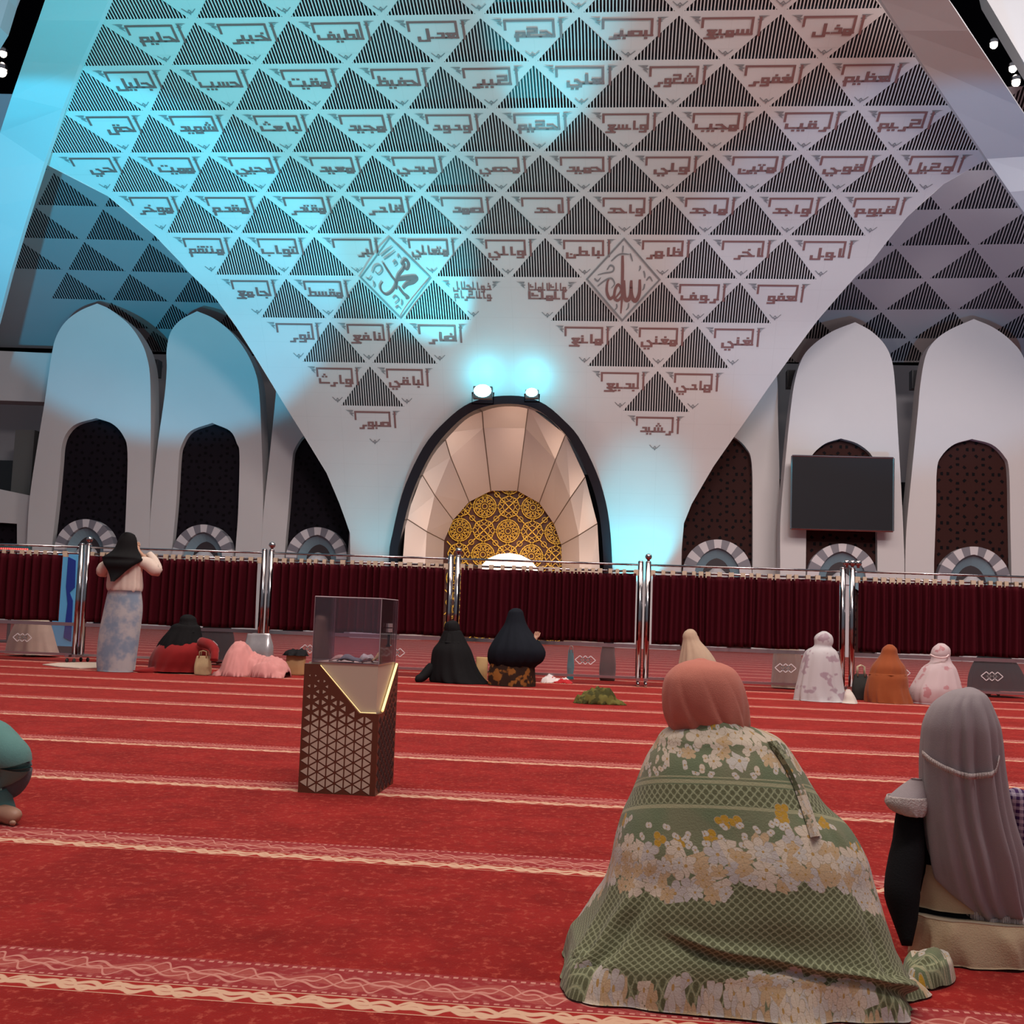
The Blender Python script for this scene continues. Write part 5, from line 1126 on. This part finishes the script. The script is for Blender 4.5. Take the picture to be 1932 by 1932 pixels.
heap('shawl_corner', [(1056, 1862), (1072, 1886), (1110, 1895), (1185, 1893), (1205, 1850), (1180, 1810), (1120, 1790), (1085, 1815)], .085, BAT, t, O, 3, (0, -1.3))
heap('shawl_flap', [(1700, 1838), (1740, 1830), (1785, 1830), (1803, 1845), (1795, 1860), (1758, 1870), (1715, 1866)], .06, BAT, t, O, 8, (2, -.9))
heap('shawl_hem', [(1240, 1893), (1330, 1908), (1440, 1916), (1540, 1922), (1640, 1908), (1735, 1890), (1757, 1878), (1700, 1860), (1500, 1850), (1300, 1850)], .050, BAT, t, O, 5, (1, -.6))
bvh = BVHTree.FromPolygons([v + O for v in sv], sf)
def snap(px, py, off=.008):
    o = Vector((0, 0, CAMH)); d = (at(px, py, 2.7)-o).normalized(); h, nn, i, ds = bvh.ray_cast(o, d)
    return (o + d*(ds-off)) if h else at(px, py, 2.5)
st = [(1452, 1398), (1476, 1432), (1497, 1470), (1512, 1510), (1524, 1545), (1534, 1578)]
Lf = [snap(x-5, y+2, .006) for x, y in st]; Rg = [snap(x+14, y-1, .006) for x, y in st]; Tp = [snap(x+4, y, .026) for x, y in st]
mb = MB()
A_ = [[Vector(p) for p in crom([tuple(q) for q in L], 4)] for L in (Lf, Tp, Rg)]
for i in range(len(A_[0])-1):
    for a, b in ((0, 1), (1, 2)): mb.quad(A_[a][i]-O, A_[a][i+1]-O, A_[b][i+1]-O, A_[b][i]-O)
mb.quad(*[L[-1]-O for L in A_]); o = mb.build('shawl_edge_fold', BAT, t, True)
l = o.data.uv_layers.new(name='UVMap')
for k, d in enumerate(l.data): d.uv = (k % 4*.08, 14.7+.01*k)
# salmon headscarf
sal = fabric('salmon_headscarf', (.60, .20, .14), .06, bs=400)
def hdf(p, s):
    if s < .3: return 0
    k = min(1, (s-.3)*2.2); a = 4.2*(p*1.15+1.5*(1-s)) ; q = abs(math.sin(a))
    return k*(.065*(1-q**.6)*-1+.02)*max(0, math.cos(p*.8))
Yh = 2.78; HW = [(1245, 1308, 1338), (1250, 1290, 1362), (1260, 1272, 1384), (1278, 1256, 1398), (1300, 1249, 1407), (1325, 1247, 1412), (1348, 1249, 1414), (1366, 1256, 1414), (1382, 1266, 1410), (1392, 1278, 1400)]
K = sil(HW, Yh, (1.0, .9), O); K = [(a, b, c, d, min(e, .105), 1) for a, b, c, d, e, _ in K]
loft('headscarf', dome(K), sal, t, 150, 90, .065, (5, 9), 4, lambda s: max(0, s-.36)*1.2, (False, True), drift=5.5, ext=hdf)
K = sil([(1350, 1318, 1362), (1357, 1304, 1388), (1368, 1292, 1406), (1382, 1270, 1440)], 2.775, (1.0, .9), O)
def uvn(th, s, i): return ((th-1.5*PI)*1.0, 15.12+s*.35)
K = [(a, b-.038+.006*i, c, d*(1.02-.05*(i == 3)), min(e, .112)*(1.02-.06*(i == 3)), 1) for i, (a, b, c, d, e, _) in enumerate(K)]
loft('shawl_collar', K, BAT, t, 60, 20, .03, (4, 7), 9, lambda s: .6, (True, False), uvf=uvn, drift=3)
# ------------------------------------------------------------------ child in the grey prayer veil
Yg_ = 2.98; t = person('child in a long grey prayer veil with a white band, at the right edge', 1830, Yg_); O = Vector(t.location)
gv = fabric('grey_mauve_veil', (.33, .27, .275), .06, bs=500); blackc = fabric('black_dress', (.006, .005, .006), .1); crm = fabric('cream_skirt', (.50, .36, .22), .10); lace = mat('white_lace', (.56, .46, .43), .8, var=.35, vs=160, bump=.6, bs=220)
cc = lambda x, y: (1620+x/3.115, 1280+y/3.115)
body(t, 'sit', .74, (.0, .06, 0), 0, .62)
def vlf(p, s):
    if s < .22: return 0
    k = min(1, (s-.22)*2.5); f = 0
    for c, w, h in ((-.62, .10, -.10), (-.25, .07, -.13), (-.10, .08, .07), (.12, .08, -.14), (.38, .09, .10), (.62, .08, -.12), (.95, .1, -.08)): f += h*math.exp(-((p-c-.25*(s-.5))/w)**2)
    return f*k
VW = [(1299, 1816, 1842), (1303, 1800, 1850), (1312, 1782, 1862), (1332, 1758, 1873), (1365, 1742, 1886), (1400, 1737, 1892), (1440, 1735, 1896), (1505, 1736, 1906), (1555, 1738, 1918), (1600, 1743, 1932), (1640, 1750, 1942), (1690, 1768, 1950), (1735, 1800, 1956)]
K = sil(VW, Yg_-.03, (1.0, .62), O); K = [(a, b, c, d, min(e, .085), 1) for a, b, c, d, e, _ in K]
HX = (1738, 1755, 1795, 1840, 1865, 1900, 1960)
veil, (vv, vf) = loft('prayer_veil', dome(K), gv, t, 150, 96, .075, (5, 8), 6, lambda s: max(0, s-.2)*1.25, (False, False), thick=.003, drift=1.2, ext=vlf)
for i, v in enumerate(vv):                                # the hem rises to the left
    w = v + O; X = 966 + FPX*((w-Vector((0, 0, CAMH))).dot(rt))/((w-Vector((0, 0, CAMH))).dot(fw)); hy = float(np.interp(X, HX, (1628, 1650, 1688, 1722, 1738, 1732, 1738)))
    v.z = max(v.z, at(X, hy, w.y).z-O.z)
veil.data.vertices.foreach_set('co', [c for v in vv for c in v]); veil.data.update()
bv2 = BVHTree.FromPolygons([v + O for v in vv], vf)
def snap2(px, py, off=.013):
    o = Vector((0, 0, CAMH)); d = (at(px, py, 2.9)-o).normalized(); h, nn, i, ds = bv2.ray_cast(o, d)
    return (o + d*(ds-off)) if h else at(px, py, Yg_-.05)
mb = MB(); pts = crom([cc(x, y) for x, y in ((372, 440), (420, 480), (480, 515), (545, 545), (640, 575), (720, 572), (800, 555), (830, 470))], 5)
for a, b in zip(pts, pts[1:]): mb.quad(snap2(a[0], a[1]-5.5)-O, snap2(a[0], a[1]+5.5)-O, snap2(b[0], b[1]+5.5)-O, snap2(b[0], b[1]-5.5)-O)
o = mb.build('white_band', lace, t, True); q = o.modifiers.new('cloth', 'SOLIDIFY'); q.thickness = .002
# lace hem along the lower edge of the veil
nc = 151; last = [Vector(v) for v in vv[-nc:]]; mb = MB()
for i in range(nc-1):
    a, b = last[i], last[i+1]
    if a.y > .0 and b.y > .0: continue
    if a.x < -.055: continue
    d1 = Vector((.0, -.004-.003*math.sin(i*1.9), -.020)); d2 = Vector((.0, -.004-.003*math.sin((i+1)*1.9), -.020)); mb.quad(a+Vector((0, -.002, .004)), b+Vector((0, -.002, .004)), b+d2, a+d1)
o = mb.build('lace_hem', lace, t, True); q = o.modifiers.new('cloth', 'SOLIDIFY'); q.thickness = .002
# torso dress, sleeve, skirt
K = sil([(1500, 1705, 1800), (1560, 1700, 1860), (1640, 1690, 1900), (1720, 1688, 1940), (1770, 1690, 1950)], Yg_+.02, (.55, .6), O); K = [(a+.012, b, c, d*.94, min(e, .12), 1) for a, b, c, d, e, _ in K]; loft('black_dress', K, blackc, t, 48, 24, .03, (4, 7), 2, lin, (True, True))
P = [at(*cc(x, y), Y_) - O for x, y, Y_ in ((320, 680, 2.98), (298, 800, 2.96), (290, 1000, 2.94), (255, 1230, 2.91), (272, 1420, 2.89), (283, 1570, 2.87))]
mb = MB(); mb.tube(crom([tuple(p) for p in P], 4), [.024+.018*min(1, i/9)-.030*max(0, (i-13)/7) for i in range(21)], 16); mb.build('black_sleeve', blackc, t, True)
K = [tuple(at(*cc(340, 590), 2.95)-O) + (.012, .012, 1), tuple(at(*cc(325, 640), 2.95)-O) + (.034, .030, 1), tuple(at(*cc(290, 700), 2.94)-O) + (.047, .040, 1), tuple(at(*cc(285, 715), 2.94)-O) + (.046, .042, 1)]
loft('cap_sleeve', K, gv, t, 30, 16, .03, (5, 8), 1, lin, (True, False), thick=.002)
K = [tuple(at(*cc(283, 690), 2.94)-O) + (.0475, .043, 1), tuple(at(*cc(284, 735), 2.94)-O) + (.053, .047, 1), tuple(at(*cc(296, 775), 2.94)-O) + (.044, .047, 1), tuple(at(*cc(312, 800), 2.94)-O) + (.030, .046, 1)]
loft('lace_cuff', K, lace, t, 40, 14, .06, (9, 14), 1, lin, (False, False), thick=.002)
K = sil([(1640, 1745, 1930), (1690, 1736, 1936), (1722, 1733, 1940)], Yg_-.06, (.5, .55), O); K = [(a, b+.05, c, d, min(e, .075), 1) for a, b, c, d, e, _ in K]; loft('cream_underveil', K, crm, t, 48, 16, .03, (5, 8), 7, lin, (False, True))
K = sil([(1742, 1726, 1975), (1770, 1720, 1985), (1800, 1722, 1990)], Yg_-.10, (.62, .7), O); K = [(a+.012, b+.075, max(c, .0), d, min(e, .18), .8) for a, b, c, d, e, _ in K]; K[-1] = K[-1][:2] + (.004,) + K[-1][3:]; loft('cream_skirt', K, crm, t, 110, 26, .05, (7, 12), 8, lambda s: .35+.65*s, (True, True), crump=.02)
# gingham sleeve showing at the right edge
gm = fabric('purple_gingham', (.5, .42, .5), 0); n = NT(gm); x, y, z = n.xyz(n.coord()); k = lambda c: n.m('GREATER_THAN', n.m('SINE', n.m('MULTIPLY', c, 2*PI/.016)), 0)
n.l.new(n.mix(n.m('MULTIPLY', n.m('ADD', k(x), k(z)), .5), (.55, .46, .54), (.06, .02, .10)), bsdf(gm).inputs['Base Color'])
P = [at(*cc(x, y), 2.96)-O for x, y in ((905, 650), (945, 760), (975, 880), (1000, 1000))]; mb = MB(); mb.tube(crom([tuple(p) for p in P], 4), [.012]+[.026]*12, 12); mb.build('gingham_sleeve', gm, t, True)
# ------------------------------------------------------------------ figure in teal cut by the left edge
teal = fabric('teal_robe', (.105, .235, .215), .10); gy = fabric('dark_grey_trousers', (.095, .105, .115), .15)
Yt = 4.05; t = person('figure in a teal robe sitting at the left edge, one knee raised', -60, Yt); O = Vector(t.location); hs = lambda x, y: (x/7.73, 1350+y/7.73)
body(t, 'sit', .95, (-.16, .0, 0), .3, .85)
K = sil([(1185, -115, -75), (1200, -125, -62), (1225, -128, -58), (1250, -122, -64), (1275, -150, -50), (1330, -165, -20), (1400, -190, 2), (1480, -215, 8), (1545, -225, 12)], Yt, (.9, .8), O); K[-1] = K[-1][:2] + (.004,) + K[-1][3:]; loft('robe', dome(K), teal, t, 48, 40, .035, (5, 8), 3, late, (False, True))
P = [at(*hs(x, y), Y_)-O for x, y, Y_ in ((-480, 300, 3.98), (-150, 420, 3.95), (30, 560, 3.92), (170, 660, 3.90), (190, 760, 3.90), (120, 900, 3.90), (0, 1060, 3.91))]; mb = MB(); mb.tube(crom([tuple(p) for p in P], 4), [.090]*5+[.088, .086, .084, .082]+[.080, .078, .075, .072]+[.068, .064, .060, .056]+[.051, .045, .038, .030]+[.024, .016, .008]+[.002], 24); mb.build('raised_knee', teal, t, True)
P = [at(*hs(x, y), Y_)-O for x, y, Y_ in ((235, 540, 3.95), (268, 640, 3.95), (270, 760, 3.95), (240, 900, 3.95), (175, 1060, 3.95), (105, 1190, 3.95))]; mb = MB(); mb.tube(crom([tuple(p) for p in P], 4), [.004+.044*math.sin(PI*min(1, max(0, .02+.96*i/20)))**.6 for i in range(21)], 20); mb.build('trouser_knee', gy, t, True)
P = [at(*hs(x, y), 3.92)-O for x, y in ((-60, 1150), (0, 1290), (35, 1420), (15, 1500))]; mb = MB(); mb.tube(crom([tuple(p) for p in P], 4), [.05]*4+[.046]*4+[.042]*4+[.036], 14); mb.build('robe_hem', teal, t, True)
p = onfloor(20, 1556)-O; mb = MB(); ft = crom([(p.x-.12, p.y+.03, .030), (p.x-.05, p.y+.02, .034), (p.x+.012, p.y+.0, .026), (p.x+.030, p.y-.002, .016)], 4); mb.tube([tuple(q) for q in ft], [.030]*4+[.032]*4+[.030, .027, .022, .016, .007], 12)
for k in range(5): mb.sphere((p.x+.022-.006*k, p.y-.028+.013*k, .012), .0095 if k == 0 else .007, 8, (1.4, 1, 1))
mb.build('foot', MT['skin'], t, True)
# ------------------------------------------------------------------ bags and cloths on the carpet
def bag(name, label, cat, x0, x1, ytop, ybot, Y, m, dz=.5, handles=None, hm=None, squash=.0, seed=1, top=.8, cr=.012):
    a = at(x0, ybot, Y); b = at(x1, ytop, Y); w = b.x-a.x; h = max(b.z, .05); cx = (a.x+b.x)/2; t = thing(name, label, cat, (cx, Y, 0))
    K = [(0, 0, h, w/2*top*.9, w/2*dz*.25, .6), (0, 0, h*.92, w/2*top, w/2*dz*.5, .6), (0, 0, h*.5, w/2, w/2*dz, .6), (0, 0, h*.1, w/2*.98, w/2*dz, .55), (0, 0, .004, w/2*.9, w/2*dz*.9, .55)]
    loft('bag_body', K, m, t, 40, 20, .03, (3, 7), seed, lambda s: 1, (True, True), crump=cr)
    if handles:
        for dy in (-.03, .03):
            mb = MB(); mb.tube([(-w*.22, dy, h*.9), (-w*.2, dy, h+handles*.8), (0, dy, h+handles), (w*.2, dy, h+handles*.8), (w*.22, dy, h*.9)], .007, 6); mb.build('handle', hm or m, t, True)
    return t
bag('handbag', 'knotted beige handbag beside the red skirt', 'bag', 367, 400, 1238, 1266, 12.75, fabric('beige_leather', (.45, .32, .17), .2), .6, .06, None, seed=4)
bag('handbag', 'shiny silver grey handbag behind the pink bowed figure', 'bag', 458, 518, 1196, 1250, 13.9, mat('silver_leatherette', (.42, .38, .38), .25, .5, var=.2, vs=14), .45, None, seed=9)
bag('paper_bag', 'tan paper bag with black cloth on top, right of the pink figure', 'bag', 539, 577, 1234, 1270, 13.55, mat('tan_paper', (.40, .22, .09), .7, var=.15, vs=10), .55, None, seed=2, top=1.0, cr=.006)
c = at(558, 1236, 13.55); drape('cloth', c.x-.17, c.x+.17, 13.42, 13.68, [(c.x-.05, 13.55, .10, .11, .07, .5), (c.x+.06, 13.55, .09, .11, .08, .5)], fabric('black_cloth_heap', (.01, .009, .01)), None, 30, 24, .02, 3, org=(c.x, 13.55))
o = bpy.data.objects[[k for k in bpy.data.objects.keys() if k.startswith('cloth')][-1]]; o.location = (c.x, 13.55, at(558, 1236, 13.55).z-.006); tag(o, 'crumpled black cloth lying on the tan paper bag', 'cloth')
bag('paper_bag', 'tan bag on the carpet between the black-robed and navy-hijab women', 'bag', 897, 921, 1240, 1272, 13.75, mat('tan_paper_light', (.46, .27, .11), .7, var=.15, vs=10), .6, None, seed=5, top=1.0, cr=.005)
bag('tote_bag', 'dark bag with pale straps between the white veil and the orange brown woman', 'bag', 1608, 1640, 1272, 1320, 13.4, fabric('dark_tote', (.03, .028, .025), .3), .6, .10, fabric('pale_strap', (.50, .40, .26)), seed=6)
bag('backpack', 'grey brown upright bag behind the clear panel right of the red and white cloth', 'bag', 1131, 1163, 1218, 1272, 15.3, fabric('grey_brown_bag', (.10, .062, .055), .2), .7, None, seed=7)
bag('pouch', 'small cyan pouch behind the clear panel beside the navy hijab', 'pouch', 1070, 1084, 1226, 1262, 15.2, mat('cyan_pouch', (.05, .42, .50), .5), .5, .05, fabric('white_strap', (.5, .46, .42)), seed=8)
c = onfloor(1130, 1328); o = drape('garment', c.x-.27, c.x+.27, c.y-.17, c.y+.22, [(c.x-.02, c.y+.02, .18, .15, .145, .55), (c.x-.12, c.y, .12, .11, .08, .5), (c.x+.06, c.y+.03, .11, .12, .15, .5), (c.x+.15, c.y-.03, .11, .07, .045, .5)], floral('camouflage_cloth', (.048, .044, .010), (.12, .10, .022), 13.0, .45, .55), None, 70, 50, .018, 6, org=(c.x, c.y))
o.location = (c.x, c.y, 0); tag(o, 'crumpled olive camouflage garment on the carpet behind the salmon headscarf', 'garment')
c = onfloor(1050, 1289); rwm = floral('red_white_print', (.66, .58, .56), (.42, .015, .02), 9.0, .50, .54)
o = drape('garment', c.x-.22, c.x+.22, c.y-.10, c.y+.20, [(c.x-.09, c.y+.05, .11, .10, .085, .5), (c.x+.08, c.y+.02, .12, .10, .06, .5)], rwm, None, 50, 34, .018, 2, org=(c.x, c.y)); o.location = (c.x, c.y, 0); tag(o, 'small red and white folded garment on the carpet right of the navy hijab', 'garment')
c = onfloor(130, 1257); V = []
pts = [onfloor(*p) for p in ((80, 1255), (110, 1252), (150, 1251), (200, 1251), (215, 1256), (190, 1261), (150, 1262), (110, 1259))]
mb = MB(); mb.prism([p + Vector((0, 0, .012)) - c for p in pts], (0, 0, -.010)); o = mb.build('prayer_mat', fabric('pale_mat', (.60, .47, .38))); o.location = c; tag(o, 'thin pale prayer mat under the standing woman', 'mat')
